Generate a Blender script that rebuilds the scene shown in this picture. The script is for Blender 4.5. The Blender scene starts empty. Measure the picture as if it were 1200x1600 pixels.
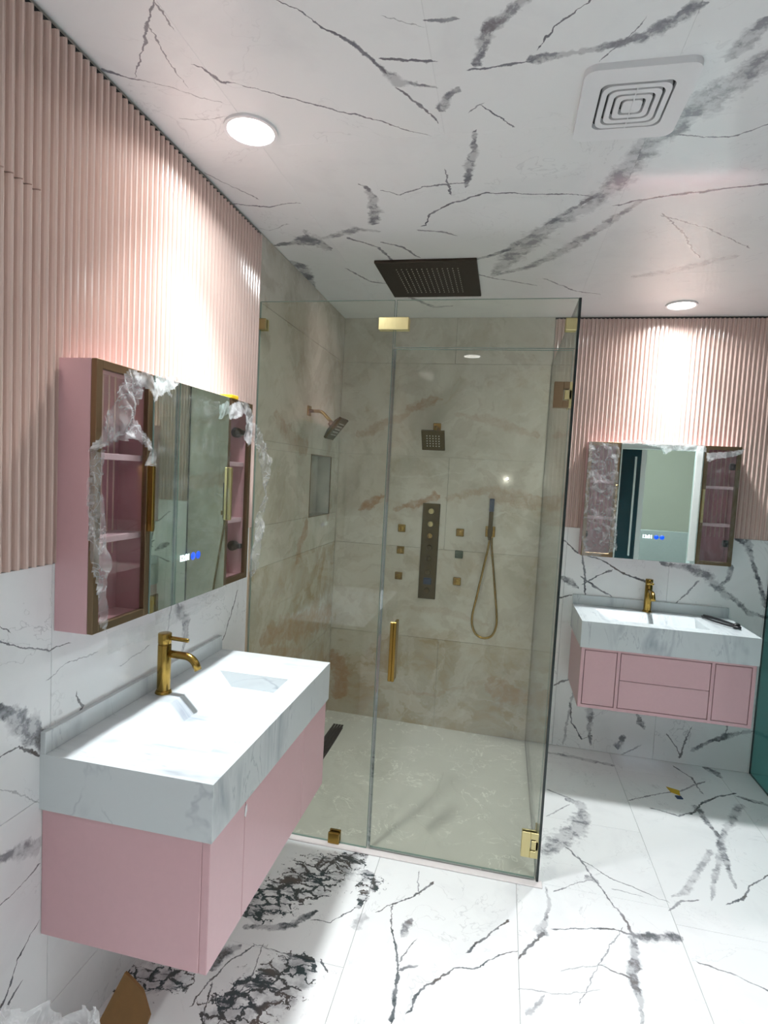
import bpy, bmesh, math, random
from mathutils import Vector, Matrix, noise as mnoise

# ------------------------------------------------------------------ camera, world, lights, exposure
sc = bpy.context.scene
COL = sc.collection
random.seed(4)
sc.view_settings.view_transform = 'Standard'
sc.view_settings.look = 'None'
sc.view_settings.gamma = 1.0
sc.view_settings.use_curve_mapping = False
sc.view_settings.exposure = 0.30
sc.cycles.max_bounces = 14
sc.cycles.transparent_max_bounces = 24
sc.cycles.sample_clamp_indirect = 6.0

cam_d = bpy.data.cameras.new('camera')
cam = bpy.data.objects.new('camera', cam_d)
COL.objects.link(cam)
CAM = (1.0642, -3.5448, 1.6184)
yaw, pitch, roll = 0.207, -0.0676, 0.053
fw = Vector((-math.sin(yaw) * math.cos(pitch), math.cos(yaw) * math.cos(pitch), math.sin(pitch)))
rt = Vector((math.cos(yaw), math.sin(yaw), 0))
up = rt.cross(fw)
r2 = rt * math.cos(roll) + up * math.sin(roll)
u2 = -rt * math.sin(roll) + up * math.cos(roll)
m = Matrix((r2, u2, -fw)).transposed().to_4x4()
m.translation = CAM
cam.matrix_world = m
cam_d.sensor_fit = 'VERTICAL'
cam_d.sensor_height = 24.0
cam_d.lens = 879.23 / 1600 * 24.0
cam_d.clip_start = 0.02
sc.camera = cam

world = bpy.data.worlds.new('world')
sc.world = world
world.use_nodes = True
world.node_tree.nodes['Background'].inputs[0].default_value = (0.75, 0.88, 1.0, 1)
world.node_tree.nodes['Background'].inputs[1].default_value = 0.6

def lamp(name, kind, loc, power, color, rot=(0, 0, 0), **kw):
    l = bpy.data.lights.new(name, kind)
    l.energy = power
    l.color = color
    for k, v in kw.items():
        setattr(l, k, v)
    o = bpy.data.objects.new(name, l)
    o.location = loc
    o.rotation_euler = rot
    COL.objects.link(o)
    return o

H = 2.6                       # ceiling height
DOWN = [(0.273, -1.957), (1.925, -0.226), (1.95, -2.75), (0.75, -3.62), (3.1, -1.2)]
# each fitting throws a wide wash and a narrower beam straight down
DOWN_W = [(5.6, 8.0), (6.2, 6.0), (2.8, 9.5), (0.8, 1.2), (3.0, 3.0)]
COOL = (0.955, 0.99, 1.0)
for (x, y), (w1, w2) in zip(DOWN, DOWN_W):
    lamp('downlight_wash', 'AREA', (x, y, H - 0.012), w1, COOL, shape='DISK', size=0.13, spread=math.radians(155))
    lamp('downlight_beam', 'AREA', (x, y, H - 0.014), w2, COOL, shape='DISK', size=0.12, spread=math.radians(84))
# daylight coming in through the open doorway behind the camera (an added panel under the hall ceiling stands in for it)
lamp('hall_daylight_fill', 'AREA', (2.85, -5.0, 2.66), 130, (0.74, 0.88, 1.0), rot=(math.radians(42), 0, 0), shape='RECTANGLE', size=1.5, size_y=1.0)
# the little torch of the phone that took the picture
lamp('phone_torch', 'POINT', (1.085, -3.56, 1.632), 2.9, (1.0, 0.97, 0.92), shadow_soft_size=0.008)

# ------------------------------------------------------------------ helpers
def tag(o, label=None, cat=None, group=None, kind=None):
    if label: o['label'] = label
    if cat: o['category'] = cat
    if group: o['group'] = group
    if kind: o['kind'] = kind
    return o

def empty(name, loc=(0, 0, 0), rz=0.0, **kw):
    o = bpy.data.objects.new(name, None)
    o.empty_display_size = 0.05
    o.location = loc
    o.rotation_euler = (0, 0, rz)
    COL.objects.link(o)
    return tag(o, **kw)

class MB:
    def __init__(self):
        self.bm = bmesh.new()
    def box(self, x0, x1, y0, y1, z0, z1, bev=0.0, mat=0, mtx=None, seg=1):
        t = bmesh.new()
        bmesh.ops.create_cube(t, size=1.0)
        for v in t.verts:
            v.co = Vector(((x0 + x1) / 2 + v.co.x * (x1 - x0), (y0 + y1) / 2 + v.co.y * (y1 - y0), (z0 + z1) / 2 + v.co.z * (z1 - z0)))
        if bev > 0:
            bmesh.ops.bevel(t, geom=list(t.edges), offset=bev, segments=seg, affect='EDGES', profile=0.5)
        return self._add(t, mat, mtx)
    def _add(self, t, mat=0, mtx=None, smooth=False):
        if mtx is not None:
            bmesh.ops.transform(t, matrix=mtx, verts=t.verts)
        for f in t.faces:
            f.material_index = mat
            f.smooth = smooth
        me = bpy.data.meshes.new('tmp')
        t.to_mesh(me)
        t.free()
        self.bm.from_mesh(me)
        bpy.data.meshes.remove(me)
        return self
    def cyl(self, p0, p1, r0, r1=None, n=20, mat=0, bev=0.0):
        r1 = r0 if r1 is None else r1
        p0, p1 = Vector(p0), Vector(p1)
        d = p1 - p0
        t = bmesh.new()
        bmesh.ops.create_cone(t, cap_ends=True, segments=n, radius1=r0, radius2=r1, depth=d.length)
        if bev > 0:
            bmesh.ops.bevel(t, geom=[e for e in t.edges if abs(e.verts[0].co.z - e.verts[1].co.z) < 1e-6], offset=bev, segments=2, affect='EDGES', profile=0.5)
        q = d.to_track_quat('Z', 'Y').to_matrix().to_4x4()
        self._add(t, mat, Matrix.Translation((p0 + p1) / 2) @ q, smooth=True)
        return self
    def tube(self, pts, r, n=10, mat=0, closed=False, cap=True):
        pts = [Vector(p) for p in pts]
        rs = r if isinstance(r, (list, tuple)) else [r] * len(pts)
        t = bmesh.new()
        rings = []
        T0 = (pts[1] - pts[0]).normalized()
        N = T0.orthogonal().normalized()
        for i, p in enumerate(pts):
            a = pts[max(i - 1, 0)]
            b = pts[min(i + 1, len(pts) - 1)]
            T = (b - a).normalized()
            N = (N - T * N.dot(T)).normalized()
            B = T.cross(N)
            rings.append([t.verts.new(p + (N * math.cos(2 * math.pi * k / n) + B * math.sin(2 * math.pi * k / n)) * rs[i]) for k in range(n)])
        for i in range(len(rings) - 1):
            for k in range(n):
                t.faces.new((rings[i][k], rings[i][(k + 1) % n], rings[i + 1][(k + 1) % n], rings[i + 1][k]))
        if cap:
            t.faces.new(rings[0][::-1])
            t.faces.new(rings[-1])
        bmesh.ops.recalc_face_normals(t, faces=t.faces)
        return self._add(t, mat, smooth=True)
    def prism(self, outline, z0, z1, mat=0, mtx=None, bev=0.0):
        t = bmesh.new()
        lo = [t.verts.new((x, y, z0)) for x, y in outline]
        hi = [t.verts.new((x, y, z1)) for x, y in outline]
        n = len(lo)
        t.faces.new(lo[::-1])
        t.faces.new(hi)
        for i in range(n):
            t.faces.new((lo[i], lo[(i + 1) % n], hi[(i + 1) % n], hi[i]))
        bmesh.ops.recalc_face_normals(t, faces=t.faces)
        if bev > 0:
            bmesh.ops.bevel(t, geom=list(t.edges), offset=bev, segments=1, affect='EDGES', profile=0.5)
        return self._add(t, mat, mtx)
    def ring(self, outer, inner, z0, z1, mat=0):
        t = bmesh.new()
        n = len(outer)
        L = [[t.verts.new((x, y, z)) for x, y in pts] for pts, z in ((outer, z0), (inner, z0), (inner, z1), (outer, z1))]
        for a in range(4):
            A, B = L[a], L[(a + 1) % 4]
            for i in range(n):
                t.faces.new((A[i], A[(i + 1) % n], B[(i + 1) % n], B[i]))
        bmesh.ops.recalc_face_normals(t, faces=t.faces)
        return self._add(t, mat)
    def mesh(self, verts, faces, mat=0, smooth=False):
        t = bmesh.new()
        vs = [t.verts.new(v) for v in verts]
        for f in faces:
            try:
                t.faces.new([vs[i] for i in f])
            except ValueError:
                pass
        bmesh.ops.recalc_face_normals(t, faces=t.faces)
        return self._add(t, mat, smooth=smooth)
    def build(self, name, mats, parent=None, loc=None, **kw):
        me = bpy.data.meshes.new(name)
        self.bm.to_mesh(me)
        self.bm.free()
        if not isinstance(mats, (list, tuple)): mats = [mats]
        for mt in mats: me.materials.append(mt)
        o = bpy.data.objects.new(name, me)
        COL.objects.link(o)
        if parent is not None: o.parent = parent
        if loc is not None: o.location = loc
        return tag(o, **kw)

def rrect(cx, cy, hx, hy, r, n=6):
    out = []
    for qx, qy, a0 in ((1, 1, 0), (-1, 1, 90), (-1, -1, 180), (1, -1, 270)):
        for k in range(n + 1):
            a = math.radians(a0 + 90 * k / n)
            out.append((cx + qx * (hx - r) + r * math.cos(a), cy + qy * (hy - r) + r * math.sin(a)))
    return out

# ------------------------------------------------------------------ materials
class NT:
    """small wrapper for writing node trees"""
    def __init__(self, name):
        self.m = bpy.data.materials.new(name)
        self.m.use_nodes = True
        self.t = self.m.node_tree
        self.b = self.t.nodes['Principled BSDF']
        self.out = self.t.nodes['Material Output']
    def n(self, kind, **kw):
        nd = self.t.nodes.new(kind)
        for k, v in kw.items(): setattr(nd, k, v)
        return nd
    def l(self, a, b): self.t.links.new(a, b)
    def put(self, sock, v):
        if isinstance(v, bpy.types.NodeSocket): self.l(v, sock)
        else: sock.default_value = v
    def math(self, op, a, b=None, c=None, clamp=False):
        nd = self.n('ShaderNodeMath', operation=op, use_clamp=clamp)
        self.put(nd.inputs[0], a)
        if b is not None: self.put(nd.inputs[1], b)
        if c is not None: self.put(nd.inputs[2], c)
        return nd.outputs[0]
    def vmath(self, op, a, b=None):
        nd = self.n('ShaderNodeVectorMath', operation=op)
        self.put(nd.inputs[0], a)
        if b is not None: self.put(nd.inputs[1], b)
        return nd.outputs['Value'] if op in ('DOT_PRODUCT', 'LENGTH') else nd.outputs[0]
    def noise(self, vec, scale, detail=3.0, rough=0.55, dist=0.0, color=False):
        nd = self.n('ShaderNodeTexNoise')
        self.l(vec, nd.inputs['Vector'])
        nd.inputs['Scale'].default_value = scale
        nd.inputs['Detail'].default_value = detail
        nd.inputs['Roughness'].default_value = rough
        nd.inputs['Distortion'].default_value = dist
        return nd.outputs['Color'] if color else nd.outputs['Fac']
    def mr(self, v, a, b, c=0.0, d=1.0, smooth=False):
        nd = self.n('ShaderNodeMapRange', clamp=True)
        if smooth: nd.interpolation_type = 'SMOOTHSTEP'
        self.put(nd.inputs[0], v)
        for i, q in zip((1, 2, 3, 4), (a, b, c, d)): self.put(nd.inputs[i], q)
        return nd.outputs[0]
    def mix(self, fac, a, b):
        nd = self.n('ShaderNodeMix', data_type='RGBA')
        self.put(nd.inputs['Factor'], fac)
        for s, v in ((nd.inputs[6], a), (nd.inputs[7], b)):
            if isinstance(v, (tuple, list)): v = tuple(v) + (1,) * (4 - len(v))
            self.put(s, v)
        return nd.outputs[2]
    def P(self, **kw):
        al = dict(color='Base Color', rough='Roughness', metal='Metallic', spec='Specular IOR Level', coat='Coat Weight', emit='Emission Color', emits='Emission Strength', alpha='Alpha', normal='Normal')
        for k, v in kw.items():
            if isinstance(v, (tuple, list)) and len(v) == 3: v = tuple(v) + (1,)
            self.put(self.b.inputs[al[k]], v)
        return self.m
    def pos(self): return self.n('ShaderNodeNewGeometry').outputs['Position']
    def obj(self): return self.n('ShaderNodeTexCoord').outputs['Object']
    def bump(self, h, strength=0.2, dist=0.002):
        nd = self.n('ShaderNodeBump')
        nd.inputs['Strength'].default_value = strength
        nd.inputs['Distance'].default_value = dist
        self.l(h, nd.inputs['Height'])
        return nd.outputs[0]

def plain(name, col, rough=0.4, metal=0.0, spec=0.5, var=0.06, scale=30.0, coat=0.0, bump=0.0):
    t = NT(name)
    f = t.noise(t.obj(), scale, 3)
    a = tuple(c * (1 - var) for c in col)
    b = tuple(min(1, c * (1 + var)) for c in col)
    t.P(color=t.mix(f, a, b), rough=rough, metal=metal, spec=spec, coat=coat)
    if bump: t.P(normal=t.bump(f, bump))
    return t.m

def chains(pts):
    """split a polyline where it turns back on its own chord"""
    if len(pts) < 3: return [pts]
    p0, p1 = Vector(pts[0][:2]), Vector(pts[-1][:2])
    d = p1 - p0
    if d.length > 1e-4:
        s = [(Vector(p[:2]) - p0).dot(d) / d.length_squared for p in pts]
        if all(s[i + 1] > s[i] + 0.01 for i in range(len(s) - 1)): return [pts]
    k = len(pts) // 2
    return chains(pts[:k + 1]) + chains(pts[k:])

def vein_mask(t, vec, wn, veins):
    """darkest of a list of hand-drawn veins; vec = (u, v, 0) on the slab in metres, wn = noise that varies the width"""
    acc = None
    for inten, pts in veins:
        for ch in chains(pts):
            p0, p1 = Vector(ch[0][:2]), Vector(ch[-1][:2])
            d = p1 - p0
            L = max(d.length, 1e-4)
            a = math.atan2(d.y, d.x)
            pad = max(0.012, 0.04 * L)
            S = L + 2 * pad
            loc = [((Vector(p[:2]) - p0).dot(d) / L, (Vector(p[:2]) - p0).dot(Vector((-d.y, d.x))) / L, p[2]) for p in ch]
            n0 = min(q[1] for q in loc) - 1e-3
            n1 = max(q[1] for q in loc) + 1e-3
            wm = max(q[2] for q in loc) * 1.15
            mp = t.n('ShaderNodeMapping', vector_type='POINT')
            c, s_ = math.cos(-a), math.sin(-a)
            mp.inputs['Location'].default_value = (-(p0.x * c - p0.y * s_) + pad, -(p0.x * s_ + p0.y * c), 0)
            mp.inputs['Rotation'].default_value = (0, 0, -a)
            t.l(vec, mp.inputs['Vector'])
            sp = t.n('ShaderNodeSeparateXYZ')
            t.l(mp.outputs[0], sp.inputs[0])
            s = t.math('DIVIDE', sp.outputs[0], S, clamp=True)
            cv = t.n('ShaderNodeRGBCurve')
            for ci, vals in ((0, [(n - n0) / (n1 - n0) for _, n, _ in loc]), (1, [w / wm for _, _, w in loc])):
                cu = cv.mapping.curves[ci]
                e0, e1 = (vals[0], vals[-1]) if ci == 0 else (0.0, 0.0)
                pp = [(0.0, e0)] + [((q[0] + pad) / S, v) for q, v in zip(loc, vals)] + [(1.0, e1)]
                cu.points[0].location = pp[0]
                cu.points[1].location = pp[-1]
                for q in pp[1:-1]: cu.points.new(*q)
                for q in cu.points: q.handle_type = 'VECTOR'
            cv.mapping.update()
            t.l(s, cv.inputs['Color'])
            sc_ = t.n('ShaderNodeSeparateColor')
            t.l(cv.outputs[0], sc_.inputs[0])
            ne = t.math('MULTIPLY_ADD', sc_.outputs[0], n1 - n0, n0)
            dd = t.math('ABSOLUTE', t.math('SUBTRACT', sp.outputs[1], ne))
            w = t.math('MULTIPLY_ADD', t.math('MULTIPLY', sc_.outputs[1], wm), wn, 1e-5)
            mk = t.mr(t.math('DIVIDE', dd, w), 1.0, 0.5, 0.0, inten)
            acc = mk if acc is None else t.math('MAXIMUM', acc, mk)
    return acc

def plane_vec(t, plane, pos):
    sp = t.n('ShaderNodeSeparateXYZ')
    t.l(pos, sp.inputs[0])
    cb = t.n('ShaderNodeCombineXYZ')
    a, b = {'z': (0, 1), 'x': (1, 2), 'y': (0, 2)}[plane]
    t.l(sp.outputs[a], cb.inputs[0])
    t.l(sp.outputs[b], cb.inputs[1])
    return cb.outputs[0]

def near(veins, box):
    u0, u1, v0, v1 = box
    r = []
    for i, pts in veins:
        W = max(p[2] for p in pts) + 0.03
        if max(p[0] for p in pts) + W > u0 and min(p[0] for p in pts) - W < u1 and max(p[1] for p in pts) + W > v0 and min(p[1] for p in pts) - W < v1:
            r.append((i, pts))
    return r

def warped(t, vec, amp1=0.012, amp2=0.006):
    """jagged warp of the slab coordinates so that the veins break and wander"""
    c1 = t.vmath('SUBTRACT', t.noise(vec, 9, 2, color=True), (0.5, 0.5, 0.5))
    c2 = t.vmath('SUBTRACT', t.noise(vec, 48, 3, 0.7, color=True), (0.5, 0.5, 0.5))
    c3 = t.vmath('SUBTRACT', t.noise(vec, 24, 2, 0.6, color=True), (0.5, 0.5, 0.5))
    e = t.n('ShaderNodeVectorMath', operation='SCALE'); t.l(c3, e.inputs[0]); e.inputs['Scale'].default_value = amp1 * 1.1
    a = t.n('ShaderNodeVectorMath', operation='SCALE'); t.l(c1, a.inputs[0]); a.inputs['Scale'].default_value = amp1 * 2
    b = t.n('ShaderNodeVectorMath', operation='SCALE'); t.l(c2, b.inputs[0]); b.inputs['Scale'].default_value = amp2 * 2
    r = t.vmath('ADD', t.vmath('ADD', t.vmath('ADD', vec, a.outputs[0]), b.outputs[0]), e.outputs[0])
    sp = t.n('ShaderNodeSeparateXYZ'); t.l(r, sp.inputs[0])
    cb = t.n('ShaderNodeCombineXYZ'); t.l(sp.outputs[0], cb.inputs[0]); t.l(sp.outputs[1], cb.inputs[1])
    return cb.outputs[0]

def marble(name, plane, box, veins, base=(0.80, 0.81, 0.82), rough=0.07, seed=0.0, generic=0.35, dark=(0.06, 0.07, 0.085), warm=(0.13, 0.11, 0.10), crackle=False):
    """white slab with charcoal veins; the veins drawn from the photograph that cross this slab, and a procedural web of fine ones"""
    t = NT(name)
    pos = t.pos()
    pv = plane_vec(t, plane, pos)
    wv = warped(t, pv)
    sh = t.vmath('ADD', wv, (seed * 3.7, seed * 1.9, seed))
    wn = t.mr(t.noise(sh, 26, 3, 0.7), 0.25, 0.75, 0.35, 1.6)
    big = t.noise(sh, 2.6, 3, 0.5)
    cloud = t.noise(sh, 4.2, 4, 0.6, 0.6)
    col = t.mix(t.mr(cloud, 0.52, 0.8, 0.0, 0.28), base, (0.60, 0.60, 0.63))
    # fine web
    rg = t.math('ABSOLUTE', t.math('SUBTRACT', t.noise(sh, 3.1, 4, 0.62, 1.2), 0.5))
    fine = t.math('MULTIPLY', t.mr(rg, 0.006, 0.0, 0.0, 0.55), t.mr(big, 0.46, 0.62, 0.0, 1.0))
    acc = t.math('MULTIPLY', fine, generic)
    thin = [v for v in veins if max(p[2] for p in v[1]) < 0.019]
    wide = [v for v in veins if max(p[2] for p in v[1]) >= 0.019]
    huge = [v for v in wide if crackle and v[0] >= 0.79 and max(p[2] for p in v[1]) >= 0.030]
    wide = [v for v in wide if v not in huge]
    if thin:
        wn2 = t.mr(t.noise(sh, 30, 3, 0.7), 0.3, 0.72, 0.16, 0.85)
        acc = t.math('MAXIMUM', acc, t.math('MULTIPLY', vein_mask(t, wv, wn2, thin), t.mr(t.noise(sh, 14, 3, 0.6), 0.3, 0.6, 0.6, 1.1), clamp=True))
    for wide, web_ in ((wide, False), (huge, True)):
        if not wide: continue
        mk = None if web_ else vein_mask(t, wv, wn, wide)
        if web_:     # breccia: dark web between pale cells, heaviest along the middle of the band
            vo = t.n('ShaderNodeTexVoronoi', feature='DISTANCE_TO_EDGE')
            cmp_ = t.n('ShaderNodeMapping'); cmp_.inputs['Rotation'].default_value = (0, 0, -0.55); cmp_.inputs['Scale'].default_value = (0.75, 1.5, 1)
            jit = t.n('ShaderNodeVectorMath', operation='SCALE'); t.l(t.vmath('SUBTRACT', t.noise(pv, 13, 4, 0.7, color=True), (0.5, 0.5, 0.5)), jit.inputs[0]); jit.inputs['Scale'].default_value = 0.1
            t.l(t.vmath('ADD', wv, jit.outputs[0]), cmp_.inputs['Vector'])
            vo.voronoi_dimensions = '2D'
            t.l(cmp_.outputs[0], vo.inputs['Vector'])
            vo.inputs['Scale'].default_value = 19
            wide2 = [(i, [(q[0], q[1], q[2] * 1.7) for q in p]) for i, p in wide]
            mk2 = vein_mask(t, wv, wn, wide2)
            thick = t.math('MULTIPLY', t.mr(t.noise(sh, 8, 4, 0.65), 0.36, 0.66, 0.05, 0.33), t.math('MULTIPLY_ADD', mk2, 1.15, 0.0))
            web = t.mr(t.math('DIVIDE', vo.outputs['Distance'], t.math('ADD', thick, 0.0001)), 1.0, 0.4, 0.0, 0.92)
            haze = t.math('MULTIPLY', mk2, t.mr(t.noise(sh, 12, 4, 0.7), 0.38, 0.62, 0.0, 0.5))
            smp = t.n('ShaderNodeMapping'); smp.inputs['Rotation'].default_value = (0, 0, -0.75); smp.inputs['Scale'].default_value = (5, 17, 1)
            t.l(wv, smp.inputs['Vector'])
            streak = t.math('MULTIPLY', t.mr(t.noise(smp.outputs[0], 1.0, 5, 0.7), 0.52, 0.60), t.mr(mk2, 0.25, 0.6))
            web = t.math('MAXIMUM', web, streak)
            mk = t.math('MULTIPLY', t.math('MAXIMUM', web, haze), t.math('GREATER_THAN', mk2, 0.02), clamp=True)
        else:
            core = t.mr(t.noise(sh, 15, 5, 0.72), 0.44, 0.60, 0.0, 1.0)
            mk = t.math('MULTIPLY', mk, t.math('MULTIPLY_ADD', core, 0.62, 0.36), clamp=True)
        acc = t.math('MAXIMUM', acc, mk)
    vc = t.mix(t.mr(t.noise(sh, 7, 2), 0.45, 0.68), dark, warm)
    mid = t.mix(t.mr(acc, 0.0, 0.45), col, (0.38, 0.385, 0.41))
    fin = t.mix(t.mr(acc, 0.36, 0.86), mid, vc)
    return t.P(color=fin, rough=rough, spec=0.5)

def onyx(name, plane, box, veins, whites, seed=0.0, rough=0.09, tan=0.0):
    """beige shower slab with rust and milky clouds"""
    t = NT(name)
    pv = plane_vec(t, plane, t.pos())
    wv = warped(t, pv, 0.035, 0.006)
    sh = t.vmath('ADD', wv, (seed * 2.3, seed * 1.7, seed))
    wn = t.mr(t.noise(sh, 18, 4, 0.7), 0.25, 0.75, 0.3, 1.7)
    c = t.noise(sh, 1.7, 5, 0.6, 1.0)
    col = t.mix(t.mr(c, 0.40, 0.60), (0.50, 0.475, 0.405), (0.63, 0.605, 0.54))
    c2 = t.noise(sh, 3.1, 5, 0.65, 1.6)
    col = t.mix(t.mr(c2, 0.54 - 0.14 * tan, 0.75 - 0.1 * tan, 0.25 * tan, 0.6 + 0.3 * tan), col, (0.41, 0.32, 0.20))
    mk0 = t.mr(t.noise(sh, 2.3, 6, 0.62, 1.3), 0.50, 0.535, 0.0, 0.32)
    col = t.mix(mk0, col, (0.70, 0.685, 0.63))
    mk1 = t.mr(t.noise(t.vmath('ADD', sh, (5.3, 2.1, 0.0)), 2.9, 6, 0.62, 1.5), 0.55, 0.575, 0.0, 0.30)
    col = t.mix(mk1, col, (0.42, 0.365, 0.30))
    rg = t.math('ABSOLUTE', t.math('SUBTRACT', t.noise(sh, 2.0, 3, 0.5, 0.8), 0.5))
    col = t.mix(t.mr(rg, 0.03, 0.0, 0, 0.25), col, (0.66, 0.65, 0.61))
    if veins:
        mk = t.math('MULTIPLY', vein_mask(t, wv, wn, veins), t.mr(t.noise(sh, 22, 5, 0.75), 0.3, 0.65, 0.25, 1.1), clamp=True)
        col = t.mix(t.math('MULTIPLY', mk, 0.8), col, (0.36, 0.19, 0.085))
    if whites:
        mk = vein_mask(t, wv, wn, whites)
        col = t.mix(t.math('MULTIPLY', t.math('MULTIPLY', mk, 0.6), t.mr(t.noise(sh, 8, 3), 0.4, 0.6)), col, (0.72, 0.72, 0.68))
    return t.P(color=col, rough=rough, spec=0.5)

def slab_marble(name, seed=0.0):
    """pale washbasin stone with soft diagonal grey streaks (object coordinates)"""
    t = NT(name)
    o = t.obj()
    mp = t.n('ShaderNodeMapping')
    mp.inputs['Rotation'].default_value = (0.5, 0.65, 0.7)
    mp.inputs['Scale'].default_value = (9.0, 1.6, 2.2)
    mp.inputs['Location'].default_value = (seed, seed * 0.7, 0)
    t.l(o, mp.inputs['Vector'])
    f = t.noise(mp.outputs[0], 1.0, 5, 0.55, 0.7)
    g = t.noise(o, 5, 3)
    k = t.math('MULTIPLY', t.mr(f, 0.50, 0.66), t.mr(g, 0.40, 0.62))
    rg = t.math('ABSOLUTE', t.math('SUBTRACT', f, 0.47))
    k = t.math('MAXIMUM', t.math('MULTIPLY', k, 0.75), t.math('MULTIPLY', t.mr(rg, 0.012, 0.0), t.mr(g, 0.45, 0.6, 0, 0.55)))
    return t.P(color=t.mix(k, (0.62, 0.665, 0.685), (0.24, 0.28, 0.35)), rough=0.16)

def glass_mat(name, tint, extra=0.0):
    t = NT(name)
    t.t.nodes.remove(t.b)
    geo = t.n('ShaderNodeNewGeometry')
    ior = t.mr(geo.outputs['Backfacing'], 0, 1, 1.5, 1 / 1.5)
    fr = t.n('ShaderNodeFresnel')
    t.l(ior, fr.inputs['IOR'])
    tr = t.n('ShaderNodeBsdfTransparent')
    sm = t.noise(geo.outputs['Position'], 2.5, 3)
    t.l(t.mix(sm, tint, tuple(min(1, c * 1.01) for c in tint)), tr.inputs['Color'])
    gl = t.n('ShaderNodeBsdfGlossy')
    gl.inputs['Roughness'].default_value = 0.0
    mx = t.n('ShaderNodeMixShader')
    t.l(t.math('ADD', fr.outputs[0], extra, clamp=True), mx.inputs[0])
    t.l(tr.outputs[0], mx.inputs[1])
    t.l(gl.outputs[0], mx.inputs[2])
    t.l(mx.outputs[0], t.out.inputs['Surface'])
    return t.m

def film_mat(name, lo, hi):
    """clear crumpled packing film: mostly see-through, milky on its folds, with sharp glints"""
    t = NT(name)
    t.t.nodes.remove(t.b)
    o = t.obj()
    f = t.noise(o, 13, 4, 0.65, 1.2)
    rg = t.math('ABSOLUTE', t.math('SUBTRACT', t.noise(o, 9, 3, 0.6, 1.4), 0.5))
    fold = t.math('MAXIMUM', t.mr(f, 0.46, 0.70), t.math('MULTIPLY', t.mr(rg, 0.022, 0.0), 0.7))
    fac = t.math('MULTIPLY_ADD', t.math('POWER', fold, 2.0), hi - lo, lo)
    bp = t.bump(t.noise(o, 26, 3, 0.6, 1.0), 0.6, 0.008)
    tr = t.n('ShaderNodeBsdfTransparent'); tr.inputs['Color'].default_value = (0.96, 0.97, 0.97, 1)
    df = t.n('ShaderNodeBsdfDiffuse'); df.inputs['Color'].default_value = (0.86, 0.88, 0.90, 1)
    tl = t.n('ShaderNodeBsdfTranslucent'); tl.inputs['Color'].default_value = (0.86, 0.88, 0.90, 1)
    gl = t.n('ShaderNodeBsdfGlossy'); gl.inputs['Roughness'].default_value = 0.12
    t.l(bp, gl.inputs['Normal'])
    a = t.n('ShaderNodeMixShader'); a.inputs[0].default_value = 0.45
    t.l(df.outputs[0], a.inputs[1]); t.l(tl.outputs[0], a.inputs[2])
    b = t.n('ShaderNodeMixShader'); t.l(fac, b.inputs[0]); t.l(tr.outputs[0], b.inputs[1]); t.l(a.outputs[0], b.inputs[2])
    c = t.n('ShaderNodeMixShader'); c.inputs[0].default_value = 0.06
    t.l(b.outputs[0], c.inputs[1]); t.l(gl.outputs[0], c.inputs[2])
    t.l(c.outputs[0], t.out.inputs['Surface'])
    return t.m

def emit_mat(name, col, strength, base=(0.9, 0.9, 0.9)):
    t = NT(name)
    f = t.noise(t.obj(), 3)
    t.P(color=base, emit=t.mix(f, tuple(c * 0.98 for c in col), col), emits=strength)
    return t.m

def brass_mat(name, col, rough):
    t = NT(name)
    o = t.obj()
    mp = t.n('ShaderNodeMapping'); mp.inputs['Scale'].default_value = (60, 60, 4)
    t.l(o, mp.inputs['Vector'])
    f = t.noise(mp.outputs[0], 4, 3)
    t.P(color=t.mix(f, tuple(c * 0.88 for c in col), col), metal=1.0, rough=t.mr(f, 0, 1, rough * 0.8, rough * 1.25))
    return t.m

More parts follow.
